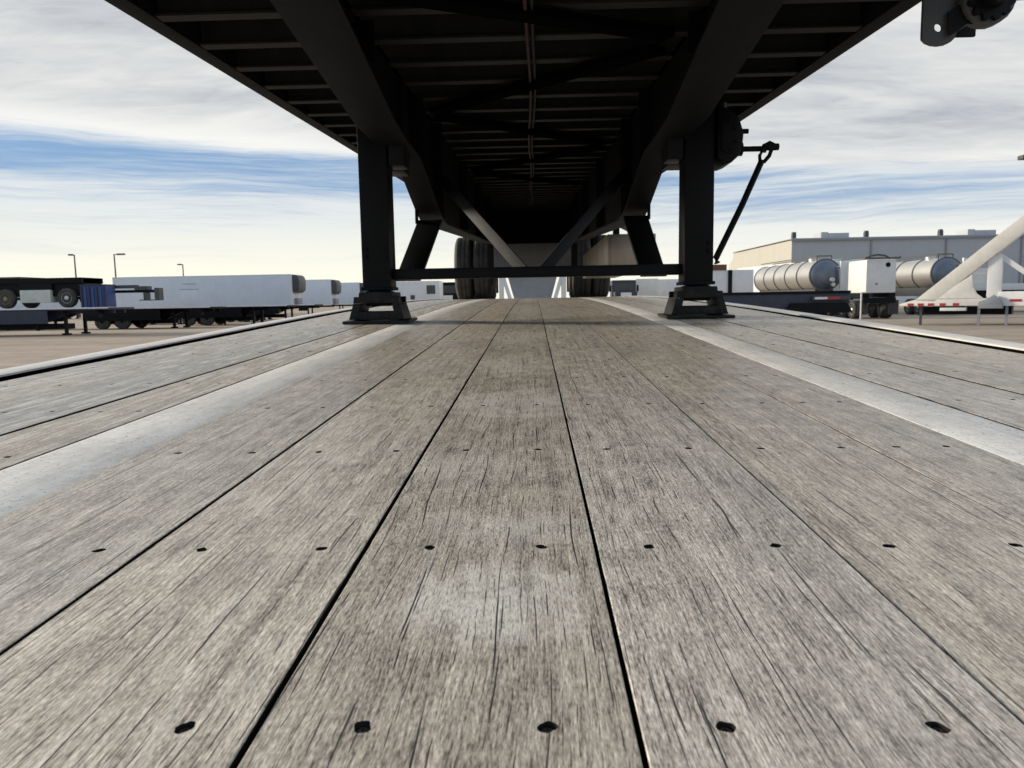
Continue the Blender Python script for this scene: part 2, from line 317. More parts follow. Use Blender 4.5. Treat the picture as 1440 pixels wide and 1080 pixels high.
# ------------------------------------------------------------------ mesh building
class MB:
    def __init__(s): s.v, s.f = [], []
    def _add(s, vs, fs):
        o = len(s.v); s.v += [tuple(x) for x in vs]; s.f += [tuple(i + o for i in q) for q in fs]; return s
    def box(s, x0, x1, y0, y1, z0, z1):
        return s.hexa([(x0, y0, z0), (x1, y0, z0), (x1, y1, z0), (x0, y1, z0), (x0, y0, z1), (x1, y0, z1), (x1, y1, z1), (x0, y1, z1)])
    def hexa(s, p):
        return s._add(p, [(0, 3, 2, 1), (4, 5, 6, 7), (0, 1, 5, 4), (1, 2, 6, 5), (2, 3, 7, 6), (3, 0, 4, 7)])
    def prism(s, poly, vec):
        n = len(poly); v = Vector(vec); a = [Vector(q) for q in poly]
        return s._add(a + [q + v for q in a], [tuple(range(n - 1, -1, -1)), tuple(range(n, 2 * n))] + [(i, (i + 1) % n, n + (i + 1) % n, n + i) for i in range(n)])
    def bar(s, p, q, w, h, up=(0, 0, 1)):
        p, q = Vector(p), Vector(q); d = (q - p).normalized()
        x = d.cross(Vector(up))
        if x.length < 1e-4: x = d.cross(Vector((0, 1, 0)))
        x.normalize(); u = x.cross(d)
        pts = []
        for c in (p, q): pts += [c - x * w / 2 - u * h / 2, c + x * w / 2 - u * h / 2, c + x * w / 2 + u * h / 2, c - x * w / 2 + u * h / 2]
        return s._add(pts, [(0, 3, 2, 1), (4, 5, 6, 7), (0, 1, 5, 4), (1, 2, 6, 5), (2, 3, 7, 6), (3, 0, 4, 7)])
    def cyl(s, p, q, r, n=12, r2=None):
        p, q = Vector(p), Vector(q); d = (q - p).normalized(); r2 = r if r2 is None else r2
        a = d.orthogonal().normalized(); b = d.cross(a)
        ring = [a * math.cos(2 * math.pi * i / n) + b * math.sin(2 * math.pi * i / n) for i in range(n)]
        return s._add([p + t * r for t in ring] + [q + t * r2 for t in ring], [tuple(range(n - 1, -1, -1)), tuple(range(n, 2 * n))] + [(i, (i + 1) % n, n + (i + 1) % n, n + i) for i in range(n)])
    def tube(s, pts, r, n=8):
        pts = [Vector(p) for p in pts]; vs = []; m = len(pts)
        for i, p in enumerate(pts):
            d = (pts[min(i + 1, m - 1)] - pts[max(i - 1, 0)]).normalized()
            a = d.cross(Vector((0.31, 0.17, 0.93))).normalized(); b = d.cross(a)
            vs += [p + (a * math.cos(2 * math.pi * k / n) + b * math.sin(2 * math.pi * k / n)) * r for k in range(n)]
        fs = [(i * n + k, i * n + (k + 1) % n, (i + 1) * n + (k + 1) % n, (i + 1) * n + k) for i in range(m - 1) for k in range(n)]
        return s._add(vs, fs + [tuple(range(n - 1, -1, -1)), tuple((m - 1) * n + k for k in range(n))])
    def lathe(s, prof, o, axis='X', n=24):
        """prof = [(radius, along)]"""
        o = Vector(o); vs = []
        for r, t in prof:
            for k in range(n):
                c, q = r * math.cos(2 * math.pi * k / n), r * math.sin(2 * math.pi * k / n)
                vs.append(o + (Vector((t, c, q)) if axis == 'X' else Vector((q, t, c)) if axis == 'Y' else Vector((c, q, t))))
        m = len(prof)
        fs = [(i * n + k, i * n + (k + 1) % n, (i + 1) * n + (k + 1) % n, (i + 1) * n + k) for i in range(m - 1) for k in range(n)]
        return s._add(vs, fs + [tuple(range(n - 1, -1, -1)), tuple((m - 1) * n + k for k in range(n))])
    def build(s, name, mat, parent=None, off=None, bevel=0.0, smooth=True):
        me = bpy.data.meshes.new(name)
        o_ = Vector(off) if off else Vector((0, 0, 0))
        me.from_pydata([Vector(v) - o_ for v in s.v], [], s.f)
        bm = bmesh.new(); bm.from_mesh(me); bmesh.ops.recalc_face_normals(bm, faces=bm.faces)
        if bevel:
            ed = [x for x in bm.edges if len(x.link_faces) == 2 and x.calc_face_angle(0) > 0.6]
            bmesh.ops.bevel(bm, geom=ed, offset=bevel, segments=2, affect='EDGES', profile=0.6, clamp_overlap=True)
        if smooth:
            for fc in bm.faces: fc.smooth = True
            for x in bm.edges:
                if len(x.link_faces) == 2 and x.calc_face_angle(0) > 0.6: x.smooth = False
        bm.to_mesh(me); bm.free()
        me.materials.append(M[mat] if isinstance(mat, str) else mat)
        ob = bpy.data.objects.new(name, me); C.objects.link(ob)
        if parent is not None: ob.parent = parent
        return ob

def tag(o, label, cat, group=None):
    o['label'] = label; o['category'] = cat
    if group: o['group'] = group
    return o
def thing(name, label, cat, loc=(0, 0, 0), rz=0.0, group=None):
    o = bpy.data.objects.new(name, None); C.objects.link(o); o.empty_display_size = 0.3
    o.location = loc; o.rotation_euler = (0, 0, rz)
    return tag(o, label, cat, group)
def struct(o): o['kind'] = 'structure'; return o
def dup(root, loc, label, rz=None, group=None):
    def cp(o, par):
        c = o.copy(); C.objects.link(c)
        if par is not None: c.parent = par
        for ch in o.children: cp(ch, c)
        return c
    c = cp(root, None); c.location = loc; c['label'] = label
    if rz is not None: c.rotation_euler = (0, 0, rz)
    if group: c['group'] = group
    return c

def wheel(root, pos, r=0.5, wd=0.28, face=-1, rim='rim', axis='Y', off=None, n=28):
    """tyre on an axle along axis; face = which way the hub shows"""
    b = wd / 2
    o = Vector(pos)
    prof = [(r * 0.56, -b * 0.8), (r * 0.62, -b), (r * 0.86, -b), (r * 0.96, -b * 0.86), (r, -b * 0.66), (r, -b * 0.30), (r * 0.975, -b * 0.27), (r * 0.975, -b * 0.20), (r, -b * 0.17),
            (r, b * 0.17), (r * 0.975, b * 0.20), (r * 0.975, b * 0.27), (r, b * 0.30), (r, b * 0.66), (r * 0.96, b * 0.86), (r * 0.86, b), (r * 0.62, b), (r * 0.56, b * 0.8)]
    t = MB().lathe(prof, o, axis, n).build('tyre', 'rubber', None, off)
    f = face
    rp_ = [(r * 0.57, f * b * 0.3), (r * 0.55, f * b * 0.82), (r * 0.50, f * b * 0.78), (r * 0.42, f * b * 0.25), (r * 0.24, f * b * 0.25), (r * 0.22, f * b * 0.85), (r * 0.10, f * b * 1.0)]
    q = MB().lathe(rp_, o, axis, n).build('rim', rim, None, off)
    wh = bpy.data.objects.new('wheel', None); C.objects.link(wh); wh.parent = root
    t.parent = wh; q.parent = wh
    return wh

# ------------------------------------------------------------------ ground
gm = MB()
rs = [0, 3, 8, 16, 30, 60, 120, 300, 800, 2500]
n_ = 48; vs_ = [(0, 0, 0)] + [(r * math.cos(2 * math.pi * k / n_), r * math.sin(2 * math.pi * k / n_) + 20, 0) for r in rs[1:] for k in range(n_)]
fs_ = [(0, 1 + k, 1 + (k + 1) % n_) for k in range(n_)]
for i in range(len(rs) - 2):
    a, b = 1 + i * n_, 1 + (i + 1) * n_
    fs_ += [(a + k, b + k, b + (k + 1) % n_, a + (k + 1) % n_) for k in range(n_)]
gm._add(vs_, fs_)
struct(gm.build('gravel_ground', 'gravel'))

# ------------------------------------------------------------------ lower flatbed: the deck the camera stands on
def ZD(y):                                   # crown of the deck
    return HC - 0.21 + 0.0335 * y - (0.0027 * (y - 3.5) ** 2 if y > 3.5 else 0.0)
Y0, Y1 = -1.6, 13.6
LOW = (0.012, 6.0, 0.0)
low = thing('flatbed_trailer', 'wooden decked flatbed trailer carrying the black one, grey planks filling the foreground', 'trailer', LOW)
ROWS = [0.095, 0.326, 0.556, 0.878, 1.186, 1.50, 1.81]
PL = [(-1.163, -0.925), (-0.921, -0.752), (-0.748, -0.617), (-0.489, -0.310), (-0.3065, -0.1355), (-0.1315, 0.0445),
      (0.0475, 0.2245), (0.2265, 0.398), (0.4005, 0.521), (0.634, 0.800), (0.8035, 0.978), (0.981, 1.163)]
HOLES = {4: (-0.263, -0.168), 5: (-0.083, 0.004), 6: (0.087, 0.184), 7: (0.27, 0.365), 3: (-0.436, -0.345), 8: (0.43, 0.488),
         0: (-1.10, -0.985), 1: (-0.875, -0.795), 2: (-0.715, -0.65), 9: (0.675, 0.76), 10: (0.845, 0.935), 11: (1.02, 1.12)}
HS, TH, CH = 0.010, 0.036, 0.0007
far_screws = MB()
for pi, (xa, xb) in enumerate(PL):
    rnd = random.Random(100 + pi)
    lift = rnd.uniform(-0.0012, 0.0012); cup = rnd.uniform(0.0004, 0.0013)
    xc, hw = (xa + xb) / 2, (xb - xa) / 2
    def zt(x, y):
        u = (x - xc) / hw
        z = ZD(y) + lift - cup * u * u + 0.0006 * mnoise.noise((x * 6, y * 3, pi * 5.1))
        if abs(u) > 1 - 0.6 * CH / hw: z -= CH * 0.9
        return z
    hx = HOLES[pi]
    xs = sorted({xa, xa + CH, xb - CH, xb} | {h - HS for h in hx} | {h + HS for h in hx})
    holes = {}
    yb = {Y0, Y1}
    for ry in ROWS:
        for k, h in enumerate(hx): holes[(k, ry)] = (h, ry)
        yb |= {ry - HS, ry + HS}
    y = Y0
    while y < Y1:
        if all(abs(y - r_) > 0.03 for r_ in ROWS): yb.add(round(y, 4))
        y += 0.12 if y < 3 else 0.3
    ys = sorted(yb)
    m = MB(); idx = {}; dark = set()
    def vt(x, y, z=None):
        key = (round(x, 5), round(y, 5), None if z is None else round(z, 5))
        if key not in idx:
            idx[key] = len(m.v); m.v.append((x, y, zt(x, y) if z is None else z))
        return idx[key]
    centre = {(round(h, 5), round(r_, 5)) for h in hx for r_ in ROWS}
    for i in range(len(xs) - 1):
        for j in range(len(ys) - 1):
            x0, x1, y0, y1 = xs[i], xs[i + 1], ys[j], ys[j + 1]
            c = (round((x0 + x1) / 2, 5), round((y0 + y1) / 2, 5))
            if c in centre and abs(x1 - x0 - 2 * HS) < 1e-6:
                hxx, hyy = c; hr = 0.0043; ring = []; low_ring = []; z0 = zt(hxx, hyy)
                j1, j2, j3 = rnd.uniform(0, 6.3), rnd.uniform(0, 6.3), rnd.uniform(.06, .16)
                for q in range(16):
                    a = 2 * math.pi * q / 16; rr = hr * (0.96 / (abs(math.cos(a + j2)) ** 3.4 + abs(math.sin(a + j2)) ** 3.4) ** (1 / 3.4) + j3 * math.sin(2 * a + j1) + rnd.uniform(-.07, .07)); ry_ = rr * 1.12
                    ring.append(len(m.v)); m.v.append((hxx + rr * math.cos(a), hyy + ry_ * math.sin(a), z0 - 0.0006))
                for q in range(16):
                    a = 2 * math.pi * q / 16
                    low_ring.append(len(m.v)); m.v.append((hxx + hr * 0.9 * math.cos(a), hyy + hr * 0.9 * math.sin(a), z0 - 0.0070))
                cs = [vt(x1, y1), vt(x0, y1), vt(x0, y0), vt(x1, y0)]
                for t in range(4):                      # corner t sits at 45 + 90 t degrees
                    b0 = 4 * t
                    m.f += [(cs[t], ring[(b0 + 2 - 1) % 16], ring[b0 % 16]), (cs[t], ring[(b0 + 2) % 16], ring[(b0 + 1) % 16]),
                            (cs[t], ring[(b0 + 3) % 16], ring[(b0 + 2) % 16]), (cs[t], ring[(b0 + 4) % 16], ring[(b0 + 3) % 16])]
                    m.f += [(cs[t], cs[(t + 1) % 4], ring[(b0 + 4) % 16])]
                for q in range(16):
                    dark.add(len(m.f)); m.f.append((ring[q], ring[(q + 1) % 16], low_ring[(q + 1) % 16], low_ring[q]))
                dark.add(len(m.f)); m.f.append(tuple(low_ring))
            else:
                m.f.append((vt(x0, y0), vt(x1, y0), vt(x1, y1), vt(x0, y1)))
    for j in range(len(ys) - 1):                       # sides
        y0, y1 = ys[j], ys[j + 1]
        for x in (xa, xb):
            a, b = vt(x, y0), vt(x, y1); d, c_ = vt(x, y0, ZD(y0) - TH), vt(x, y1, ZD(y1) - TH)
            dark.add(len(m.f)); m.f.append((a, b, c_, d))
        m.f.append((vt(xa, y0, ZD(y0) - TH), vt(xb, y0, ZD(y0) - TH), vt(xb, y1, ZD(y1) - TH), vt(xa, y1, ZD(y1) - TH)))
    pl = m.build('deck_plank', 'woodglare' if pi == 5 else 'woodglints' if pi in (0, 1, 2) else 'woodpalestreak' if pi in (3, 4, 9, 10) else 'wood', low, LOW)
    pl.data.materials.append(M['holewood'])
    for fi in dark: pl.data.polygons[fi].material_index = 1
    for (k, ry), (h, _) in holes.items():
        if ry < 0.2: continue
        z0 = zt(h, ry) - 0.0040; hr = 0.0036
        sm = MB().lathe([(hr, -0.002), (hr, 0.0006), (hr * 0.8, 0.0014), (hr * 0.36, 0.0018), (hr * 0.34, 0.0006)], (h + rnd.uniform(-.0003, .0003), ry, z0), 'Z', 12)
        sm.build('screw', 'screw', pl, LOW)
    y = 2.12
    while y < Y1 - 0.3:
        for h in hx:
            jx, jy = rnd.uniform(-.006, .006), rnd.uniform(-.006, .006); r_ = rnd.uniform(0.0045, 0.0065)
            zz = zt(h + jx, y + jy)
            far_screws.cyl((h + jx, y + jy, zz - 0.004), (h + jx, y + jy, zz + 0.0006), r_, 8)
        y += 0.308
fs = far_screws.build('deck_screws', 'screw', low, LOW); fs['kind'] = 'stuff'
NS = 64
def strip(mb, xa, xb, top, bot, y0=Y0, y1=Y1, n=NS):
    """a long piece that follows the crown of the deck"""
    vs, fs = [], []
    for i in range(n + 1):
        y = y0 + (y1 - y0) * i / n; z = ZD(y)
        vs += [(xa, y, z + bot), (xb, y, z + bot), (xb, y, z + top), (xa, y, z + top)]
    for i in range(n):
        a, b = 4 * i, 4 * i + 4
        fs += [(a + k, a + (k + 1) % 4, b + (k + 1) % 4, b + k) for k in range(4)]
    fs += [(3, 2, 1, 0), tuple(4 * n + k for k in range(4))]
    mb._add(vs, fs); return mb
for xa, xb in ((-0.6145, -0.4915), (0.5235, 0.6315)):
    bt = strip(MB(), xa, xb, -0.0022, -0.014).build('beam_top_plate', 'steelstrip', low, LOW, bevel=0.0015)
    xm = (xa + xb) / 2
    strip(strip(MB(), xm - 0.006, xm + 0.006, -0.015, -0.44), xm - 0.06, xm + 0.06, -0.441, -0.455).build('main_beam', 'black', low, LOW)
for sx_ in (-1, 1):
    x = 0.012 if sx_ > 0 else 0.0
    a, b = sorted((sx_ * 1.204, sx_ * 1.284))
    strip(MB(), a, b, 0.006, -0.028).build('side_rail', 'railalu', low, LOW, bevel=0.004)
    a, b = sorted((sx_ * 1.1655, sx_ * 1.2035)); strip(MB(), a, b, -0.030, -0.13).build('rail_web', 'black', low, LOW)
    a, b = sorted((sx_ * 1.190, sx_ * 1.2035)); strip(MB(), a, b, 0.001, -0.0295).build('gap_shade_strip', 'matteblack', low, LOW)  # added black strip, painting the gap beside the rail as shade
    a, b = sorted((sx_ * 1.290, sx_ * 1.302)); strip(MB(), a, b, -0.04, -0.10).build('rub_rail', 'railalu', low, LOW)
    a, b = sorted((sx_ * 1.2105, sx_ * 1.289)); y = Y0 + 0.3; p0 = None
    while y < Y1:
        if p0 is None:
            p0 = MB().box(a, b, y - 0.045, y + 0.045, ZD(y) - 0.125, ZD(y) - 0.03).build('stake_pocket', 'railalu', low, LOW); q0 = y
        else:
            c = p0.copy(); C.objects.link(c); c.parent = low; c.location = (0, y - q0, ZD(y) - ZD(q0))
        y += 0.61
cm = MB(); y = 0.018
while y < Y1:
    z = ZD(y)
    cm.box(-1.164, 1.164, y - 0.003, y + 0.003, z - 0.13, z - 0.041); cm.box(-1.164, 1.164, y - 0.03, y + 0.03, z - 0.04, z - TH - 0.001)
    y += 0.308
cmo = cm.build('crossmembers', 'black', low, LOW); cmo['kind'] = 'stuff'
for s_ in (-1, 1):
    lg = MB().box(s_ * 0.76 - 0.06, s_ * 0.76 + 0.06, 1.6, 1.72, 0.03, 1.05).box(s_ * 0.76 - 0.13, s_ * 0.76 + 0.13, 1.53, 1.79, 0.0, 0.03)
    lg.build('landing_leg', 'black', low, LOW)
    for yy in (9.6, 10.85):
        for xx in (0.76, 1.08):
            wheel(low, (s_ * xx, yy, 0.47), 0.47, 0.26, s_, 'rim', 'X', LOW)
MB().cyl((-1.05, 9.6, 0.47), (1.05, 9.6, 0.47), 0.06).cyl((-1.05, 10.85, 0.47), (1.05, 10.85, 0.47), 0.06).build('axle', 'black', low, LOW)
for s_ in (-1, 1): MB().box(s_ * 0.57 - 0.03, s_ * 0.57 + 0.03, 9.1, 11.4, 0.5, 0.99).build('suspension_hanger', 'black', low, LOW)

# ------------------------------------------------------------------ upper flatbed stacked on the deck
UP_OFF = (0.0, 7.0, 2.6)
up = thing('flatbed_trailer', 'black flatbed trailer stacked on top, seen from below over the wooden deck', 'trailer', UP_OFF)
def UZ(y, z=0.0): return HC + 0.811 + 0.052 * y + z
UY0, UY1 = 0.75, 13.3
def ustrip(mb, xa, xb, zb, zt, y0=UY0, y1=UY1):
    return mb.hexa([(xa, y0, UZ(y0, zb)), (xb, y0, UZ(y0, zb)), (xb, y1, UZ(y1, zb)), (xa, y1, UZ(y1, zb)),
                    (xa, y0, UZ(y0, zt)), (xb, y0, UZ(y0, zt)), (xb, y1, UZ(y1, zt)), (xa, y1, UZ(y1, zt))])
def ub(mb, name, mat='black', parent=None, bevel=0.003): return mb.build(name, mat, parent or up, UP_OFF, bevel)
XC = -0.008
for s_ in (-1, 1):
    a, b = sorted((XC + s_ * 1.225, XC + s_ * 1.295))
    m = MB(); ustrip(m, a, b, 0.0, 0.012); a2, b2 = sorted((XC + s_ * 1.225, XC + s_ * 1.235)); ustrip(m, a2, b2, 0.0125, 0.14)
    ustrip(m, a, b, 0.128, 0.14)
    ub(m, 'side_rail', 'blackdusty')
    a, b = sorted((XC + s_ * 1.297, XC + s_ * 1.309)); ub(ustrip(MB(), a, b, 0.03, 0.10), 'rub_rail', 'blackdusty')
y = 0.885; proto = None
while y < UY1 - 0.1:
    if proto is None:
        m = MB(); d0 = UZ(y)
        m.box(XC - 1.224, XC + 1.224, y - 0.026, y + 0.026, d0 + 0.004, d0 + 0.012)
        m.box(XC - 1.224, XC + 1.224, y - 0.004, y + 0.004, d0 + 0.0125, d0 + 0.1005)
        m.box(XC - 1.224, XC + 1.224, y - 0.026, y + 0.026, d0 + 0.101, d0 + 0.108)
        proto = ub(m, 'crossmember', 'slat', bevel=0.0); py0 = y
    else:
        c = proto.copy(); C.objects.link(c); c.location = (random.uniform(-.002, .002), y - py0, 0.052 * (y - py0)); c.parent = up
    y += 0.3335
xx = XC - 1.222; k = 0
while xx < XC + 1.2:
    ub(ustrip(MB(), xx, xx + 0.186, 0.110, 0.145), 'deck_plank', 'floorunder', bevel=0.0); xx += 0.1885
# main beams with the gooseneck taper in front of the legs
BP = [(0.80, 0.865, .71, .53), (1.75, 0.852, .71, .53), (2.10, 0.815, .705, .52), (3.05, 0.705, .705, .54), (3.30, 0.690, .69, .54), (3.62, 0.672, .656, .53),
      (3.80, 0.625, .654, .525), (4.20, 0.500, .652, .52), (4.36, 0.466, .652, .515), (4.52, 0.455, .652, .515), (13.2, 0.455 + 0.052 * 8.7, .652, .515)]
for s_ in (-1, 1):
    xb_ = XC + s_ * 0.592 + 0.012
    web = [(xb_ - 0.006, y, HC + z + 0.0145) for y, z, _, _ in BP] + [(xb_ - 0.006, 13.2, UZ(13.2, 0.001)), (xb_ - 0.006, 0.80, UZ(0.80, 0.001))]
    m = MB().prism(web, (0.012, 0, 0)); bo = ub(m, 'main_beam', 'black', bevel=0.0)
    fl = MB(); vs, fsx = [], []
    for y, z, xo, xi in BP:
        a, b = sorted((s_ * xo + .004, s_ * xi + .004))
        vs += [(a, y, HC + z), (b, y, HC + z), (b, y, HC + z + 0.014), (a, y, HC + z + 0.014)]
    for i in range(len(BP) - 1):
        a, b = 4 * i, 4 * i + 4; fsx += [(a + q, a + (q + 1) % 4, b + (q + 1) % 4, b + q) for q in range(4)]
    fsx += [(3, 2, 1, 0), tuple(4 * (len(BP) - 1) + q for q in range(4))]
    fl._add(vs, fsx).build('bottom_flange', 'blackdusty', bo, UP_OFF, 0.002)
    for yy in (2.6, 3.75, 4.5, 6.2, 7.9, 9.6):          # web stiffeners
        zb = 0.455 + 0.052 * max(0, yy - 4.5) if yy > 4.15 else 0.83 - (yy - 2.1) * 0.11
        for qa, qb in ((-.066, -.0065), (.0065, .066)):
            MB().box(xb_ + qa, xb_ + qb, yy - 0.005, yy + 0.005, HC + zb + 0.03, UZ(yy, -0.004)).build('web_stiffener', 'black', bo, UP_OFF)
# landing gear
LY = 3.42
for s_, xl in ((-1, -0.703), (1, 0.741)):
    zfoot = ZD(3.42)
    m = MB().box(xl - 0.065, xl + 0.065, LY - 0.07, LY + 0.07, HC + 0.05, UZ(LY, -0.006)).box(xl - 0.058, xl + 0.058, LY - 0.058, LY + 0.058, zfoot + 0.075, HC + 0.049)
    leg = ub(m, 'landing_leg', 'black', bevel=0.010)
    f = MB(); fy0, fy1 = LY - 0.125, LY + 0.125
    def P(x, z, y=fy0): return (xl + x, y, zfoot + z)
    sl_ = 0.0335
    f.hexa([(xl - .150, fy0, ZD(fy0) + .001), (xl + .150, fy0, ZD(fy0) + .001), (xl + .150, fy1, ZD(fy1) + .001), (xl - .150, fy1, ZD(fy1) + .001),
            (xl - .150, fy0, ZD(fy0) + .014), (xl + .150, fy0, ZD(fy0) + .014), (xl + .150, fy1, ZD(fy1) + .014), (xl - .150, fy1, ZD(fy1) + .014)])
    d = (0, 0.20, 0); yy = LY - 0.10
    f.prism([(xl - .126, yy, zfoot + .016), (xl - .086, yy, zfoot + .016), (xl - .070, yy, zfoot + .088), (xl - .104, yy, zfoot + .088)], d)
    f.prism([(xl + .126, yy, zfoot + .016), (xl + .086, yy, zfoot + .016), (xl + .070, yy, zfoot + .088), (xl + .104, yy, zfoot + .088)], d)
    f.box(xl - .0855, xl + .0855, yy + .002, yy + .012, zfoot + .015, zfoot + .050).box(xl - .0855, xl + .0855, yy + .188, yy + .198, zfoot + .017, zfoot + .052)
    f.prism([(xl - .104, yy, zfoot + .0885), (xl + .104, yy, zfoot + .0885), (xl + .100, yy, zfoot + .118), (xl + .078, yy, zfoot + .118), (xl + .076, yy, zfoot + .138), (xl - .076, yy, zfoot + .138), (xl - .078, yy, zfoot + .118), (xl - .100, yy, zfoot + .118)], d)
    f.build('foot', 'footsteel', leg, UP_OFF, 0.003)
    MB().cyl((xl - .118, LY, zfoot + .105), (xl + .118, LY, zfoot + .105), 0.014).build('foot_pin', 'black', leg, UP_OFF)
    for bx in (-.045, .045):
        for bz in (.20, .235):
            MB().cyl((xl + bx, LY - .0705, HC + bz), (xl + bx, LY - .082, HC + bz), .009, 6).build('bolt', 'blackdusty', leg, UP_OFF)
    MB().box(xl - .072, xl + .072, LY - .077, LY + .077, HC + .051, HC + .066).build('collar', 'blackdusty', leg, UP_OFF, .003)
    xi = -s_                                            # towards the centre line
    ub(MB().box(min(xl + xi * .02, xl + xi * .115), max(xl + xi * .02, xl + xi * .115), LY + .0705, LY + .24, HC + 0.60, UZ(LY, -0.01)).box(min(xl + xi * .071, xl + xi * .14), max(xl + xi * .071, xl + xi * .14), LY - .06, LY + .06, HC + .60, UZ(LY, -.012)), 'mounting_bracket', 'black')
    xbm = XC + s_ * 0.58 + 0.012
    br = MB().prism([(xbm - .075, 3.50, HC + .095), (xbm + .045, 3.50, HC + .095), (xbm + .068, 4.25, HC + .455), (xbm - .068, 4.25, HC + .455)], (0, 0.05, 0.0))
    br.prism([(xbm + s_ * .064, 4.20, HC + .43), (xbm + s_ * .076, 4.20, HC + .43), (xbm + s_ * .076, 4.20, HC + .54), (xbm + s_ * .064, 4.20, HC + .54)], (0, .05, 0))
    ub(br, 'diagonal_brace', 'black', bevel=0.004)
    ub(MB().bar((0.006 + s_ * 0.045, 3.46, HC + .128), (xbm - s_ * .03, 4.30, HC + .73), 0.055, 0.012, up=(0, 1, 0.3)), 'centre_brace', 'slate')
ub(MB().box(-0.64, 0.68, LY - .026, LY + .026, HC + .098, HC + .147), 'cross_tube', 'black', bevel=0.006)
xl = 0.741
gb = MB().prism([(xl + .071, LY - .09, HC + .60), (xl + .10, LY - .09, HC + .565), (xl + .135, LY - .09, HC + .578), (xl + .165, LY - .09, HC + .605), (xl + .180, LY - .09, HC + .65), (xl + .184, LY - .09, HC + .70), (xl + .165, LY - .09, HC + .76), (xl + .13, LY - .09, HC + .80), (xl + .071, LY - .09, HC + .82)], (0, .18, 0))
gbo = ub(gb, 'gearbox', 'black', bevel=0.010)
MB().prism([(xl + .085, LY - .105, HC + .625), (xl + .125, LY - .105, HC + .612), (xl + .152, LY - .105, HC + .65), (xl + .150, LY - .105, HC + .72), (xl + .118, LY - .105, HC + .755), (xl + .085, LY - .105, HC + .745)], (0, .0145, 0)).build('cover_plate', 'blackdusty', gbo, UP_OFF, .003)
for bx, bz in ((.093, .635), (.125, .625), (.143, .66), (.141, .715), (.116, .742), (.093, .735)):
    MB().cyl((xl + bx, LY - .1055, HC + bz), (xl + bx, LY - .113, HC + bz), .006, 6).build('bolt', 'black', gbo, UP_OFF)
MB().cyl((xl + .10, LY, HC + .801), (xl + .10, LY, HC + .845), .03, 10).cyl((xl + .181, LY, HC + .647), (xl + .20, LY, HC + .647), .03, 12).build('bearing_boss', 'black', gbo, UP_OFF)
MB().cyl((xl + .18, LY + .02, HC + .728), (xl + .232, LY + .02, HC + .728), .011).cyl((xl + .19, LY, HC + .647), (xl + .30, LY - .01, HC + .645), .012).build('shaft', 'black', gbo, UP_OFF)
ck = MB().tube([(xl + .285, LY - .028, HC + .628), (xl + .292, LY - .028, HC + .652), (xl + .312, LY - .028, HC + .662), (xl + .335, LY - .028, HC + .650)], .014)
ck.cyl((xl + .298, LY - .028, HC + .648), (xl + .352, LY - .028, HC + .648), .015)
ck.tube([(xl + .283, LY - .03, HC + .636), (xl + .270, LY - .03, HC + .612), (xl + .272, LY - .03, HC + .585)], .008)
ck.tube([(xl + .322, LY - .03, HC + .640), (xl + .312, LY - .03, HC + .610), (xl + .288, LY - .03, HC + .583)], .009)
ck.tube([(xl + .280, LY - .03, HC + .590), (xl + .19, LY - .05, HC + .395), (xl + .074, LY - .07, HC + .165), (xl + .078, LY - .078, HC + .145)], .0145)
ck.build('crank_handle', 'black', gbo, UP_OFF)
# lacing bars under the crossmembers
for a, b in (((0.50, 2.80), (-0.42, 2.30)), ((0.50, 2.98), (-0.50, 4.05)), ((-0.50, 4.2), (0.50, 5.3)), ((0.50, 5.5), (-0.50, 6.7)), ((-0.5, 6.9), (0.5, 8.1))):
    ub(MB().bar((a[0], a[1], UZ(a[1], -.022)), (b[0], b[1], UZ(b[1], -.022)), 0.075, 0.03), 'lacing_bar', 'matteblack')
# air lines along the middle
hp = [(-0.004 + 0.008 * math.sin(y * 2.1), y, UZ(y, -0.012 - 0.012 * abs(math.sin(y * 4.7)))) for y in [0.9 + 0.2 * i for i in range(52)]]
ub(MB().tube(hp, 0.0065), 'air_hose', 'redhose', bevel=0)
ub(MB().tube([(p[0] + 0.021, p[1], p[2] + .004) for p in hp], 0.007), 'electric_cable', 'black', bevel=0)
# kingpin plate, suspension and rear
ub(MB().hexa([(-.50, .8, HC + .815), (.51, .8, HC + .815), (.51, 1.75, HC + .85), (-.50, 1.75, HC + .85), (-.50, .8, HC + .827), (.51, .8, HC + .827), (.51, 1.75, HC + .862), (-.50, 1.75, HC + .862)]).cyl((0, 1.2, HC + .74), (0, 1.2, HC + .829), .045), 'kingpin_plate', 'black')
ub(MB().box(-0.51, 0.52, 10.0, 10.012, HC + .36, HC + .735).box(-0.51, 0.52, 10.013, 10.08, HC + .72, HC + .735).box(-.5, .5, 10.013, 10.08, HC + .36, HC + .375), 'suspension_crossmember', 'platedull')
for yy in (12.0, 13.2):
    zc = ZD(12.0) + 0.5 if yy < 12.5 else ZD(13.2) + 0.5
    ub(MB().cyl((-1.1, yy, zc), (1.1, yy, zc), .063), 'axle', 'black')
    for s_ in (-1, 1):
        for xx in (0.785, 1.075): wheel(up, (s_ * xx, yy, zc), 0.5, 0.27, s_, 'rim', 'X', UP_OFF, 32)
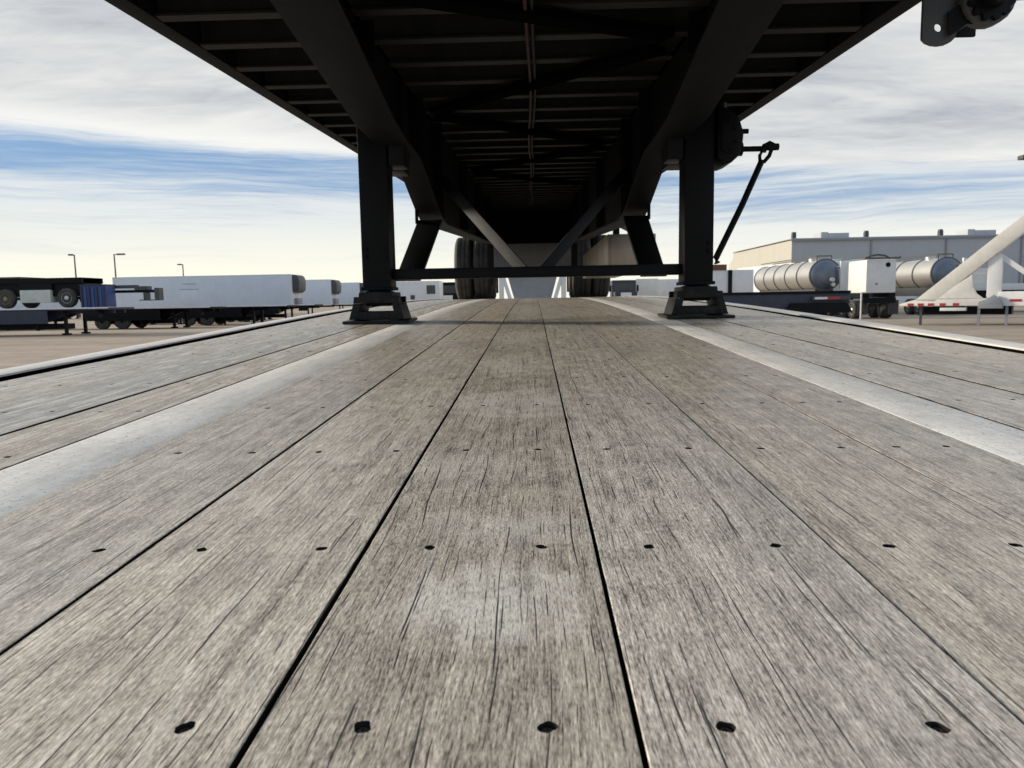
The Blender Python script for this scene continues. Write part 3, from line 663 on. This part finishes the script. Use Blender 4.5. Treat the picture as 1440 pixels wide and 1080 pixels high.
for s_ in (-1, 1):
    xbm = XC + s_ * 0.58 + .012
    ub(MB().prism([(xbm - .06, 10.6, HC + .76), (xbm - .06, 11.1, HC + .79), (xbm - .06, 11.0, HC + .40), (xbm - .06, 10.75, HC + .40)], (.12, 0, 0)).prism([(xbm - .04, 10.75, HC + .42), (xbm - .04, 10.75, HC + .50), (xbm - .04, 13.1, HC + .56), (xbm - .04, 13.1, HC + .42)], (.08, 0, 0)), 'suspension_arm', 'black')
    ub(MB().box(s_ * .93 - .3, s_ * .93 + .3, 13.75, 13.765, HC + .12, HC + .8).box(s_ * .93 - .3, s_ * .93 + .3, 13.74, 13.78, HC + .801, HC + .84).box(min(s_ * .6, s_ * .64), max(s_ * .6, s_ * .64), 13.21, 13.78, HC + .845, HC + .9), 'mud_flap', 'rubber')
ub(MB().box(-1.22, 1.21, 13.205, 13.22, HC + .60, UZ(13.2, .107)), 'rear_apron', 'black')
# polished toolbox on the right side
tb = MB().box(0.70, 1.15, 7.0, 10.4, HC + .27, HC + .585)
tbo = ub(tb, 'toolbox', 'alu', bevel=0.01)
MB().box(.73, 1.12, 6.985, 6.9985, HC + .29, HC + .565).build('toolbox_door', 'alu', tbo, UP_OFF, 0.006)
for yy in (7.43, 9.83): MB().box(.80, .86, yy - .03, yy + .03, HC + .59, UZ(yy, 0.003)).build('toolbox_hanger', 'black', tbo, UP_OFF)
ub(MB().bar((0.735, 5.6, HC + .50), (1.02, 6.3, HC + .20), .035, .012, up=(0, 1, 0)).bar((0.66, 5.55, HC + .52), (0.74, 5.62, HC + .49), .04, .02), 'toolbox_brace', 'charcoal')
# strap winch under the right side rail
WY = 2.2
wn = thing('strap_winch', 'black strap winch with a drilled tab hanging off the stacked trailer side rail', 'winch', (1.2, WY, HC + .8))
wn.parent = None
WO = (1.2, WY, HC + .8)
cx_, cz_, hr = 1.145, HC + .735, .012
outl = [(1.101, HC + .924), (1.101, HC + .716)] + [(1.146 + .048 * math.cos(a), HC + .716 + .03 * math.sin(a)) for a in [math.pi * (1 + i / 8) for i in range(1, 8)]] + [(1.196, HC + .722), (1.196, HC + .924)]
# plate as a ring around its hole
m = MB(); n = len(outl); NH = 16
hole = [(cx_ + hr * math.cos(2 * math.pi * i / NH), cz_ + hr * math.sin(2 * math.pi * i / NH)) for i in range(NH)]
bm = bmesh.new()
vo = [bm.verts.new((x, WY, z)) for x, z in outl]; vh = [bm.verts.new((x, WY, z)) for x, z in hole]
eo = [bm.edges.new((vo[i], vo[(i + 1) % n])) for i in range(n)]; eh = [bm.edges.new((vh[i], vh[(i + 1) % NH])) for i in range(NH)]
bmesh.ops.triangle_fill(bm, edges=eo + eh, use_beauty=True)
r_ = bmesh.ops.extrude_face_region(bm, geom=bm.faces[:])
bmesh.ops.translate(bm, vec=(0, .012, 0), verts=[v for v in r_['geom'] if isinstance(v, bmesh.types.BMVert)])
bm.verts.index_update(); m._add([v.co.copy() for v in bm.verts], [tuple(v.index for v in f.verts) for f in bm.faces]); bm.free()
m.build('mounting_tab', 'charcoal', wn, WO)
MB().prism([(1.166, WY - .014, HC + .706), (1.180, WY - .014, HC + .712), (1.215, WY - .014, HC + .738), (1.285, WY - .014, HC + .732), (1.305, WY - .014, HC + .775), (1.21, WY - .014, HC + .80), (1.175, WY - .014, HC + .778), (1.163, WY - .014, HC + .770)], (0, .0025, 0)).build('pawl', 'black', wn, WO, 0)
m = MB().cyl((1.265, WY - .03, HC + .80), (1.265, WY + .012, HC + .80), .072, 20).cyl((1.265, WY + .013, HC + .80), (1.265, WY + .16, HC + .80), .032, 16)
m.build('drum', 'charcoal', wn, WO, 0.004)
rt_ = []
for i in range(36):
    a = 2 * math.pi * i / 36; rr = .064 if i % 3 else .052
    rt_.append((1.265 + rr * math.cos(a), WY - .045, HC + .80 + rr * math.sin(a)))
MB().prism(rt_, (0, .0145, 0)).cyl((1.265, WY - .085, HC + .80), (1.265, WY - .0455, HC + .80), .034, 14).build('ratchet_wheel', 'black', wn, WO)
MB().cyl((1.31, WY - .02, HC + .812), (1.385, WY - .02, HC + .815), .020, 14).cyl((1.385, WY - .02, HC + .815), (1.40, WY - .02, HC + .815), .026, 14).build('handle_socket', 'black', wn, WO)
MB().box(1.101, 1.34, WY + .013, WY + .16, HC + .905, HC + .9245).box(1.27, 1.34, WY + .161, WY + .173, HC + .76, HC + .9045).build('winch_frame', 'black', wn, WO, .003)

# ------------------------------------------------------------------ yard to the left
def box_trailer(loc, Lh, label, rz=0.0, reefer=True, group='white box trailers parked in rows'):
    """local x runs from -Lh (rear) to 0 (front), near side at y = 0"""
    t = thing('box_trailer', label, 'trailer', loc, rz, group)
    MB().box(-Lh, 0, 0, 2.55, 1.2, 4.02).build('body', 'trailerwhite', t, None, .03)
    MB().box(-Lh, 0.0, -0.012, -0.001, 1.14, 1.24).box(-Lh, 0, -0.012, -0.001, 3.97, 4.03).build('side_rail', 'railalu', t)
    for x in (-0.14, -Lh + .02): MB().box(x, x + .12, -0.016, -0.002, 1.25, 3.96).build('corner_post', 'railalu', t)
    for i in range(1, int(Lh / 1.22)):
        MB().box(-i * 1.22 - .012, -i * 1.22 + .012, -0.007, -0.001, 1.25, 3.96).build('panel_seam', 'trailerwhite', t)
    if Lh > 12:
        d = MB().box(-10.1, -8.4, -0.02, -0.002, 1.5, 2.8); d.build('side_door', 'trailerwhite', t, None, .01)
        MB().box(-10.12, -8.38, -0.024, -0.021, 2.82, 2.86).box(-9.9, -8.6, -0.024, -0.003, 3.3, 3.34).build('door_header', 'grey', t)
    if reefer:
        prof = [(0.001, 0.25, 2.55), (0.25, .25, 2.35), (.55, .25, 2.6), (.62, .25, 3.3), (.55, .25, 3.75), (.35, .25, 3.97), (.001, .25, 4.0)]
        MB().prism(prof, (0, 2.05, 0)).build('refrigeration_unit', 'charcoal', t, None, .03)
        MB().box(.001, .35, .6, 1.9, 1.25, 1.9).build('fuel_tank', 'grey', t, None, .05)
    MB().box(-Lh + .2, -.2, .6, .72, .95, 1.199).box(-Lh + .2, -.2, 1.8, 1.92, .95, 1.199).build('chassis_rail', 'black', t)
    for y in (.45, 2.0):
        MB().box(-2.9, -2.76, y, y + .13, .12, 1.2).box(-2.98, -2.68, y - .08, y + .2, 0, .12).build('landing_leg', 'black', t)
    if Lh > 8:
        MB().box(-Lh + 1.0, -Lh + 4.2, .3, 2.2, .6, .949).build('bogie', 'black', t)
        for x in (-Lh + 1.7, -Lh + 3.0):
            for y in (.2, 2.35): wheel(t, (x, y, .5), .5, .34, -1 if y < 1 else 1, 'rim', 'Y', None, 20)
    return t
b1 = box_trailer((-21.5, 66, 0), 16.2, 'long white refrigerated box trailer behind the flatbeds, longest side in the row')
b2 = dup(b1, (-22.6, 83, 0), 'white refrigerated box trailer next behind the longest white one')
b3 = dup(b1, (-22.9, 98, 0), 'white refrigerated box trailer furthest back in the row beside the left foot')
b4 = box_trailer((-54.6, 90, 0), 16.2, 'white box trailer roof line showing above the black chassis stack', 0, False)
b4.location.z = 0.0
b5 = dup(b4, (-11.8, 112, 0), 'plain white box trailer showing just right of the left foot')

def flatbed(loc, Lh, label, mat='black', group='dark flatbeds parked in front of the long white trailer', edge='railalu', z=1.32):
    t = thing('flatbed_trailer', label, 'trailer', loc, 0, group)
    MB().box(-Lh, 0, 0, 2.5, z - .12, z).build('deck', mat, t, None, .01)
    MB().box(-Lh, 0, -.03, -.001, z - .05, z + .02).build('rub_rail', edge, t)
    MB().prism([(-Lh + .3, .7, z - .121), (-Lh + .3, .7, z - .72), (-3.6, .7, z - .72), (-2.6, .7, z - .3), (-.1, .7, z - .3), (-.1, .7, z - .121)], (0, .12, 0)).build('main_beam', mat, t)
    MB().prism([(-Lh + .3, 1.7, z - .121), (-Lh + .3, 1.7, z - .72), (-3.6, 1.7, z - .72), (-2.6, 1.7, z - .3), (-.1, 1.7, z - .3), (-.1, 1.7, z - .121)], (0, .12, 0)).build('main_beam', mat, t)
    for y in (.35, 2.0):
        MB().box(-2.6, -2.46, y, y + .14, .1, z - .121).box(-2.7, -2.36, y - .08, y + .22, 0, .1).build('landing_leg', 'black', t)
    MB().box(-1.3, -.6, -.02, .5, z - .5, z - .14).build('storage_box', 'black', t, None, .02)
    MB().box(-Lh + .3, -3.2, -.01, .02, z - .78, z - .121).build('shade_panel', mat, t)  # added dark panel standing in for the shade under the deck
    MB().box(-Lh + .5, -2.8, .9, 1.6, .3, .59).build('underside_block', 'black', t)  # added black box filling in the darkness between the wheels
    MB().box(-3.9, -3.8, .1, .2, .25, z - .121).build('stand', 'black', t)
    MB().box(-Lh * .55, -Lh * .55 + .1, .1, .2, .0, z - .121).build('stand', 'black', t)
    for x in (-Lh + 1.2, -Lh + 2.5):
        for y in (.2, 2.3): wheel(t, (x, y, .48), .48, .34, -1 if y < 1 else 1, 'black', 'Y', None, 20)  # rims painted black in place of the shade over the wheels
    return t
fa = flatbed((-21.75, 37.5, 0), 13.5, 'dark navy flatbed carrying the stacked chassis and the blue bin', 'navy', None, 'railalu', 1.4)
fb = flatbed((-20.2, 46, 0), 8.2, 'short black flatbed with pale deck edge just right of the blue bin')
fc = dup(fb, (-17.0, 51, 0), 'short black flatbed standing right in front of the long white trailer doors')
fd = dup(fb, (-24.6, 56, 0), 'short black flatbed mostly hidden behind the blue bin')
fe = dup(fb, (-17.6, 59.5, 0), 'short black flatbed closest to the side of the long white trailer')
ff = dup(fb, (-29.6, 47, 0), 'short black flatbed under the wheels of the stacked chassis')
fg = dup(fb, (-36.4, 44, 0), 'short black flatbed at the left end of the dark row')

ch = thing('chassis_trailer', 'black chassis trailer with bare wheels stacked on the navy flatbed', 'trailer', (-23.3, 37.6, 1.421))
MB().box(-5.6, .1, .2, .32, 1.25, 1.5).box(-5.6, .1, 2.0, 2.12, 1.25, 1.5).box(-5.6, .1, .2, 2.12, 1.501, 1.54).build('frame', 'black', ch, None, .01)
MB().box(-5.4, -3.1, .15, 2.1, 1.541, 1.62).box(-3.05, 2.6, .9, 1.1, .95, 1.12).build('top_frame', 'charcoal', ch)
wheel(ch, (-3.95, .25, .5), .5, .3, -1, 'rimyellow', 'Y'); wheel(ch, (-.72, .25, .5), .5, .3, -1, 'rim', 'Y')
wheel(ch, (-3.95, 2.1, .5), .5, .3, 1, 'rim', 'Y'); wheel(ch, (-.72, 2.1, .5), .5, .3, 1, 'rim', 'Y')
MB().cyl((-3.95, .3, .5), (-3.95, 2.0, .5), .07).cyl((-.72, .3, .5), (-.72, 2.0, .5), .07).build('axle', 'black', ch)
MB().box(-3.15, -1.55, .12, .8, .28, .93).build('tool_locker', 'plategrey', ch, None, .02)
MB().box(-3.2, -1.5, .2, .75, .931, 1.249).box(-5.4, .1, .33, 1.99, .6, 1.249).build('hanger', 'black', ch)
MB().box(1.45, 3.6, .85, 1.2, .72, .86).build('drawbar', 'black', ch, None, .01)
MB().box(2.95, 3.1, .8, 1.25, .35, .719).box(2.75, 3.35, .75, 1.3, .30, .349).box(3.55, 3.8, .8, 1.25, .3, .95).box(2.5, 3.2, .8, 1.25, .861, 1.05).build('coupler', 'charcoal', ch)
bb = thing('steel_bin', 'ribbed blue steel bin standing at the end of the navy flatbed', 'bin', (-22.5, 37.55, 1.421))
MB().box(-.66, .66, 0, .9, 0.0, 1.10).build('body', 'blue', bb, None, .01)
for i in range(7):
    MB().box(-.64 + i * .2, -.55 + i * .2, -.055, -.001, .02, 1.03).build('rib', 'blue' if i % 2 else 'navy', bb)
MB().box(-.68, .68, -.06, .93, 1.101, 1.16).build('top_rim', 'navy', bb, None, .01)

def street_lamp(loc, h, label, arm=1.0, head=0.9, rz=0.0):
    t = thing('lamp_post', label, 'lamp post', loc, rz, 'lamp posts around the yard')
    MB().cyl((0, 0, 0), (0, 0, h), .13, 10, .085).cyl((0, 0, 0), (0, 0, .5), .24, 10).build('pole', 'charcoal', t)
    MB().bar((-.1, 0, h - .06), (arm, 0, h - .02), .1, .1).build('arm', 'charcoal', t)
    MB().box(arm - .05, arm + head, -.22, .22, h - .12, h + .09).build('lamp_head', 'charcoal', t, None, .04)
    return t
l1 = street_lamp((-56.6, 100, 0), 8.45, 'lamp post with a flat head rising over the left end of the long white trailer', .5, .95)
l2 = street_lamp((-62.1, 100, 0), 8.5, 'lamp post left of the flat headed one, its short head turned left', .25, .5, math.pi)
l3 = street_lamp((-59.1, 125, 0), 8.3, 'shorter looking lamp post above the middle of the long white trailer', .25, .6, math.pi)
l4 = dup(l1, (-62.0, 190, 0), 'faint far lamp post above the right end of the long white trailer')
l5 = street_lamp((25.1, 38, 0), 7.95, 'lamp post by the white boom trailer, only its head in view', .3, .8, math.pi)

# ------------------------------------------------------------------ middle distance behind the stack
hp_ = thing('hopper_trailer', 'grey sloped hopper in a white frame seen under the cross tube', 'trailer', (0, 28, 0))
MB().prism([(-.95, .3, 2.35), (.95, .3, 2.35), (.55, .3, .9), (-.55, .3, .9)], (0, 2.5, 0)).build('hopper', 'grey', hp_, None, .02)
for s_ in (-1, 1):
    MB().box(s_ * 1.17 - .09, s_ * 1.17 + .09, 0, .2, 0, 2.4).build('post', 'white', hp_)
    MB().bar((s_ * 1.1, .1, 2.3), (s_ * .68, .1, .9), .14, .14).build('brace', 'white', hp_)
    wheel(hp_, (s_ * .95, 2.2, .48), .48, .3, s_, 'rim', 'X', None, 20)
MB().box(-1.3, 1.3, -.02, .2, 2.401, 2.55).box(-1.1, 1.1, .05, .2, .7, .899).build('frame_rail', 'white', hp_)

def tractor(loc, label, body, rz=0.0):
    t = thing('tractor_truck', label, 'truck', loc, rz, 'road tractors parked at the back of the yard')
    MB().prism([(-1.0, .0, 1.0), (-1.05, 0, 2.0), (1.05, 0, 2.0), (1.0, 0, 1.0)], (0, 1.6, 0)).build('hood', body, t, None, .08)
    MB().box(-1.15, 1.15, 1.605, 3.6, 1.0, 3.1).build('cab', body, t, None, .12)
    MB().box(-.98, .98, 1.585, 1.604, 2.1, 2.8).build('windshield', 'glass', t)
    MB().box(-.5, .5, -.03, -.001, 1.1, 1.9).build('grille', 'railalu', t)
    for s_ in (-1, 1):
        MB().box(s_ * .8 - .16, s_ * .8 + .16, -.03, -.001, 1.2, 1.45).build('headlight', 'lamp', t, None, .01)
        wheel(t, (s_ * .95, .9, .5), .5, .3, s_, 'rim', 'X', None, 20)
        wheel(t, (s_ * .9, 4.6, .5), .5, .5, s_, 'rim', 'X', None, 20)
        MB().box(s_ * 1.3 - .1, s_ * 1.3 + .1, 1.7, 1.78, 2.0, 2.6).build('mirror', 'black', t)
    MB().box(-1.15, 1.15, -.12, -.031, .5, .95).build('bumper', 'railalu', t, None, .04)
    MB().box(-.45, .45, 1.0, 6.2, .6, .95).build('frame', 'black', t)
    return t
tractor((8.75, 70, 0), 'dark blue road tractor showing right of the rear tyres', 'navy')
tractor((-7.6, 66, 0), 'black road tractor showing left of the rear tyres', 'black')
def caravan(loc, label, L_, H, mat, wins):
    t = thing('box_truck', label, 'truck', loc, 0, 'white vans and bodies behind the stack')
    MB().box(-L_ / 2, L_ / 2, 0, 2.4, .9, H).build('body', mat, t, None, .06)
    for x, z, ww, hh in wins: MB().box(x - ww / 2, x + ww / 2, -.02, -.001, z - hh / 2, z + hh / 2).build('window', 'glass', t)
    MB().box(-L_ / 2 + .1, L_ / 2 - .1, .3, 2.1, .55, .899).build('chassis', 'black', t)
    for x in (-L_ / 2 + .8, L_ / 2 - .8):
        for y in (.18, 2.22): wheel(t, (x, y, .45), .45, .28, -1 if y < 1 else 1, 'rim', 'Y', None, 18)
    return t
caravan((-9.3, 60, 0), 'white box van with dark windows showing left of the rear tyres', 3.6, 3.05, 'white', [(1.1, 2.35, .7, .7), (-.4, 1.75, .35, .35)])
caravan((11.6, 76, 0), 'cream panelled body showing between the dark blue tractor and the right leg', 2.3, 3.3, 'creamwhite', [])
caravan((14.6, 80, 0), 'pale blue white body right of the cream panelled one', 2.6, 3.3, 'white', [])

# ------------------------------------------------------------------ yard to the right
bt = thing('dump_trailer', 'low black trailer alongside the deck with a red and silver reflector strip', 'trailer', (8.4, 20, 0))
MB().box(-4.2, 0, 0, 2.3, .95, 1.52).build('body', 'navy', bt, None, .02)
MB().box(-4.2, .02, -.03, -.001, 1.46, 1.53).build('top_rail', 'black', bt)
MB().prism([(-1.7, -.1, .95), (-1.55, -.1, 1.22), (-.1, -.1, 1.22), (.06, -.1, .95)], (0, .098, 0)).build('fender', 'black', bt)
MB().box(-.95, -.62, -.112, -.101, 1.31, 1.37).build('silver_reflector', 'railalu', bt)
MB().box(-.61, -.28, -.112, -.101, 1.31, 1.37).build('red_reflector', 'red', bt)
MB().box(-.27, -.05, -.112, -.101, 1.31, 1.37).box(-1.0, 0, -.10, -.001, 1.29, 1.39).build('reflector_backing', 'charcoal', bt)
for x in (-1.2, -.35):
    for y in (.1, 2.2): wheel(bt, (x, y, .46), .46, .3, -1 if y < 1 else 1, 'black', 'Y', None, 20)
for x in (-3.8,): MB().box(x, x + .12, .3, .42, 0, .95).build('landing_leg', 'black', bt)

def tanker(loc, Lh, label, rz=0.0):
    t = thing('tank_trailer', label, 'trailer', loc, rz, 'silver tank trailers on the right')
    zc, R_ = 2.62, .96
    MB().lathe([(R_, 0.0), (R_, Lh)], (0, 0, zc), 'Y', 40).build('barrel', 'steel', t)
    MB().lathe([(R_ * .99, -.002), (R_ * .93, -.10), (R_ * .75, -.19), (R_ * .4, -.25), (.02, -.27)], (0, 0, zc), 'Y', 40).build('tank_head', 'tankend', t)
    for i in range(6):
        MB().lathe([(R_ - .01, i * Lh / 5 - .05), (R_ + .04, i * Lh / 5 - .05), (R_ + .04, i * Lh / 5 + .05), (R_ - .01, i * Lh / 5 + .05)], (0, 0, zc), 'Y', 40).build('ring_band', 'darksteel', t)
    MB().bar((-.45, .2, zc + R_ + .22), (-.45, Lh, zc + R_ + .22), .06, .06).bar((.45, .2, zc + R_ + .22), (.45, Lh, zc + R_ + .22), .06, .06).bar((-.45, .2, zc + .8), (-.45, .2, zc + R_ + .25), .05, .05).bar((.45, .2, zc + .8), (.45, .2, zc + R_ + .25), .05, .05).bar((-.45, .2, zc + R_ + .22), (.45, .2, zc + R_ + .22), .06, .06).build('catwalk_rail', 'charcoal', t)
    MB().cyl((0, 2.0, zc + R_ - .05), (0, 2.0, zc + R_ + .2), .3, 16).build('hatch', 'steel', t)
    MB().cyl((.25, -.6, zc - .3), (.25, -.22, zc - .3), .13, 12).cyl((.35, -.5, zc - .6), (.35, -.22, zc - .6), .12, 12).build('valve', 'rim', t)
    MB().box(.75, .95, -.5, -.3, zc - .9, zc + .9).bar((.85, -.4, zc + .5), (.6, -.05, zc + .5), .06, .06).build('ladder', 'white', t)
    MB().box(-.55, -.4, .1, Lh, 1.2, 1.75).box(.4, .55, .1, Lh, 1.2, 1.75).build('frame', 'charcoal', t)
    for y in (1.0, 2.3):
        for x in (-.95, .95): wheel(t, (x, y, .52), .52, .5, -1 if x < 0 else 1, 'rim', 'X', None, 20)
    MB().box(-1.0, 1.0, -.15, -.05, .6, .8).build('bumper', 'charcoal', t)
    return t
k1 = tanker((18.2, 47, 0), 11.5, 'silver tank trailer with ring bands behind the low black trailer')
k2 = dup(k1, (25.9, 47.5, 0), 'silver tank trailer between the white vacuum truck and the cream boom')
# white vacuum tank truck seen from the rear
vt_ = thing('tank_truck', 'white square tank truck seen from behind between the two silver tanks', 'truck', (19.35, 42, 0))
MB().box(-.83, .83, 0, 2.4, 1.45, 3.3).build('tank_body', 'white', vt_, None, .1)
MB().cyl((.35, -.03, 3.0), (.35, -.001, 3.0), .13, 14).build('inlet', 'black', vt_)
MB().cyl((-.25, -.02, 1.95), (-.25, -.001, 1.95), .07, 10).build('gauge', 'grey', vt_)
tr_ = MB().box(-.95, .95, -.15, -.08, 3.32, 3.40).box(-.95, -.88, -.15, 3.5, 3.401, 3.46).box(.88, .95, -.15, 3.5, 3.401, 3.46)
tr_.tube([(-.7, 0.5, 3.35), (-.4, .5, 3.52), (0, .5, 3.58), (.4, .5, 3.52), (.7, .5, 3.35)], .06).build('top_hatch', 'charcoal', vt_)
MB().box(-.9, -.55, .2, 5.8, 1.2, 1.449).box(.55, .9, .2, 5.8, 1.2, 1.449).box(-.9, .9, .1, .3, .9, 1.199).build('frame', 'black', vt_)
MB().box(-1.0, 1.0, 6.4, 8.4, 1.0, 3.5).build('cab', 'white', vt_, None, .1)
for y in (1.2, 2.5, 7.2):
    for s_ in (-1, 1): wheel(vt_, (s_ * .85, y, .52), .52, .5, s_, 'rim', 'X', None, 20)
for s_ in (-1, 1): MB().box(s_ * .85 - .28, s_ * .85 + .28, .25, .27, .25, 1.05).build('mud_flap', 'rubber', vt_)
MB().box(-1.12, -1.06, -.1, -.04, 0, 1.46).box(-1.12, -.83, -.1, -.04, 1.461, 1.52).build('prop_stand', 'railalu', vt_)

lw = box_trailer((22.6, 57, 0), 15.5, 'long white trailer whose lit side recedes behind the first silver tank', math.radians(-90) - .19, False, 'white trailers at the right of the yard')
lw.rotation_euler.z = math.radians(-79)
wb = thing('box_trailer', 'white trailer body with a red brown top rail right behind the right leg', 'trailer', (12.9, 46, 0), 0, 'white trailers at the right of the yard')
MB().box(-2.6, .6, 0, 2.4, 1.0, 3.0).build('body', 'white', wb, None, .03)
MB().box(-2.7, -1.05, -.05, .3, 3.001, 3.34).build('top_rail', 'rust', wb)
MB().box(-.95, -.72, -.1, -.001, 1.0, 3.0).build('post', 'black', wb)
for x in (-2.0, -.2): 
    for y in (.2, 2.2): wheel(wb, (x, y, .5), .5, .3, -1 if y < 1 else 1, 'rim', 'Y', None, 18)
MB().box(-2.4, .4, .4, 2.0, .6, .999).build('chassis', 'black', wb)

# cream boom trailer
bo = thing('boom_trailer', 'cream white trailer with a tall diagonal boom and red reflectors', 'trailer', (16.5, 34, 0), math.radians(-36))
def xz(*p): return [(x, 0, z) for x, z in p]
MB().prism(xz((.62, 1.08), (1.4, 1.02), (9.4, 8.22), (9.0, 8.62)), (0, .55, 0)).build('boom', 'creamwhite', bo, None, .015)
MB().prism(xz((0, .93), (.05, .84), (3.74, .84), (3.74, 1.15), (1.4, 1.13), (.7, 1.14)), (0, .5, 0)).prism(xz((1.5, 1.151), (2.2, 1.75), (2.75, 2.15), (2.8, 1.65), (2.95, 1.35), (3.2, 1.151)), (0, .3, 0)).build('base_beam', 'creamwhite', bo, None, .012)
MB().box(3.3, 3.82, .1, .5, 1.16, 2.95).build('post', 'white', bo, None, .03)
MB().bar((3.55, .3, 3.05), (5.6, .3, 1.4), .2, .2).build('brace', 'white', bo)
MB().box(3.741, 12.0, .02, 2.4, .82, 1.42).build('deck_rail', 'white', bo, None, .02)
MB().prism([(3.05, -.15, .72), (3.05, -.15, 1.0), (3.35, -.15, 1.12), (3.6, -.15, 1.3), (3.85, -.15, 1.08), (3.95, -.15, .72)], (0, .14, 0)).build('wheel_cover', 'grey', bo, None, .02)
for x in (.35, .75, 1.15, 1.6, 2.1): MB().box(x, x + .22, -.015, -.001, .845, .96).build('red_reflector', 'red', bo)
for x in (4.15, 4.85, 5.5): MB().box(x, x + .4, .002, .019, 1.0, 1.1).build('red_reflector', 'red', bo)
for x in (.8, 3.0, 4.0): MB().box(x, x + .1, .2, .3, 0, .839).build('landing_leg', 'charcoal' if x < 1 else 'grey', bo)
MB().box(1.6, 2.6, .05, .4, .62, .76).build('lamp_bar', 'white', bo, None, .02)
MB().box(.9, 4.2, .6, 1.6, .45, .8).build('underside_block', 'black', bo)
for x in (6.2, 7.5):
    for y in (.2, 2.2): wheel(bo, (x, y, .45), .45, .3, -1 if y < 1 else 1, 'rim', 'Y', None, 20)
# things seen through the boom frame
tk = thing('flatbed_trailer', 'white flatbed with posts seen through the boom frame', 'trailer', (36.0, 52, 0), 0)
MB().box(-6.5, 3, 0, 2.5, 1.5, 1.95).build('deck', 'white', tk, None, .02)
MB().box(-6.4, 3, .3, 2.2, .9, 1.499).build('frame', 'black', tk)
for x in (-6.2, -4.3, -2.4, .2): MB().box(x, x + .2, .1, .3, 1.951, 3.9 if x > -3 else 2.9).build('stake', 'charcoal', tk)
MB().box(-5.7, -4.6, .5, 2.0, 1.951, 2.7).build('winch_box', 'creamwhite', tk, None, .05)
for x in (-5.5, -4.2, .5):
    for y in (.2, 2.3): wheel(tk, (x, y, .5), .5, .3, -1 if y < 1 else 1, 'rim', 'Y', None, 18)
ws = box_trailer((31.0, 70, 0), 7.6, 'short white trailer top peeking over between the silver tanks', 0, False, 'white trailers at the right of the yard')

# ------------------------------------------------------------------ buildings
bd = thing('warehouse', 'long grey metal warehouse with cream gable side along the right skyline', 'building', (36, 105, 0))
MB().box(0, 70, 0, 30, 0, 8.9).build('wall', 'wallgrey', bd)
MB().prism([(0, 30.001, 0), (7.5, 62, 0), (7.5, 62, 8.2), (5.2, 50, 8.9), (0, 30.001, 9.0)], (20, 0, 0)).build('cream_wing', 'wallcream', bd)
MB().box(-.03, -.002, 0, 30, 0, 8.9).build('cream_gable', 'wallcream', bd)
MB().box(-.2, 70.2, -.25, -.001, 8.75, 9.05).build('eave_trim', 'grey', bd)
MB().box(-.2, 70.2, -.25, 30, 9.051, 9.15).build('roof', 'wallgrey', bd)
for x in (10.7, 20.9, 31.1, 41.0): MB().box(x, x + .22, -.14, -.002, 0, 8.74).build('downpipe', 'grey', bd)
for x in (.4, 10.4, 20.6, 31.0): MB().box(x, x + .5, 1, 1.6, 9.151, 9.9).cyl((x + .25, 1.3, 9.901), (x + .25, 1.3, 10.1), .3, 10).build('roof_vent', 'charcoal', bd)
for x in (4.7, 25.0): MB().box(x, x + 1.0, 2, 5, 9.151, 10.1).box(x + 1.01, x + 3.9, 2, 5, 9.151, 9.95).build('roof_unit', 'wallgrey', bd, None, .05)
for i in range(6):
    MB().box(3 + i * 10.3, 7 + i * 10.3, -.05, -.002, 0, 4.6).build('loading_door', 'white', bd)
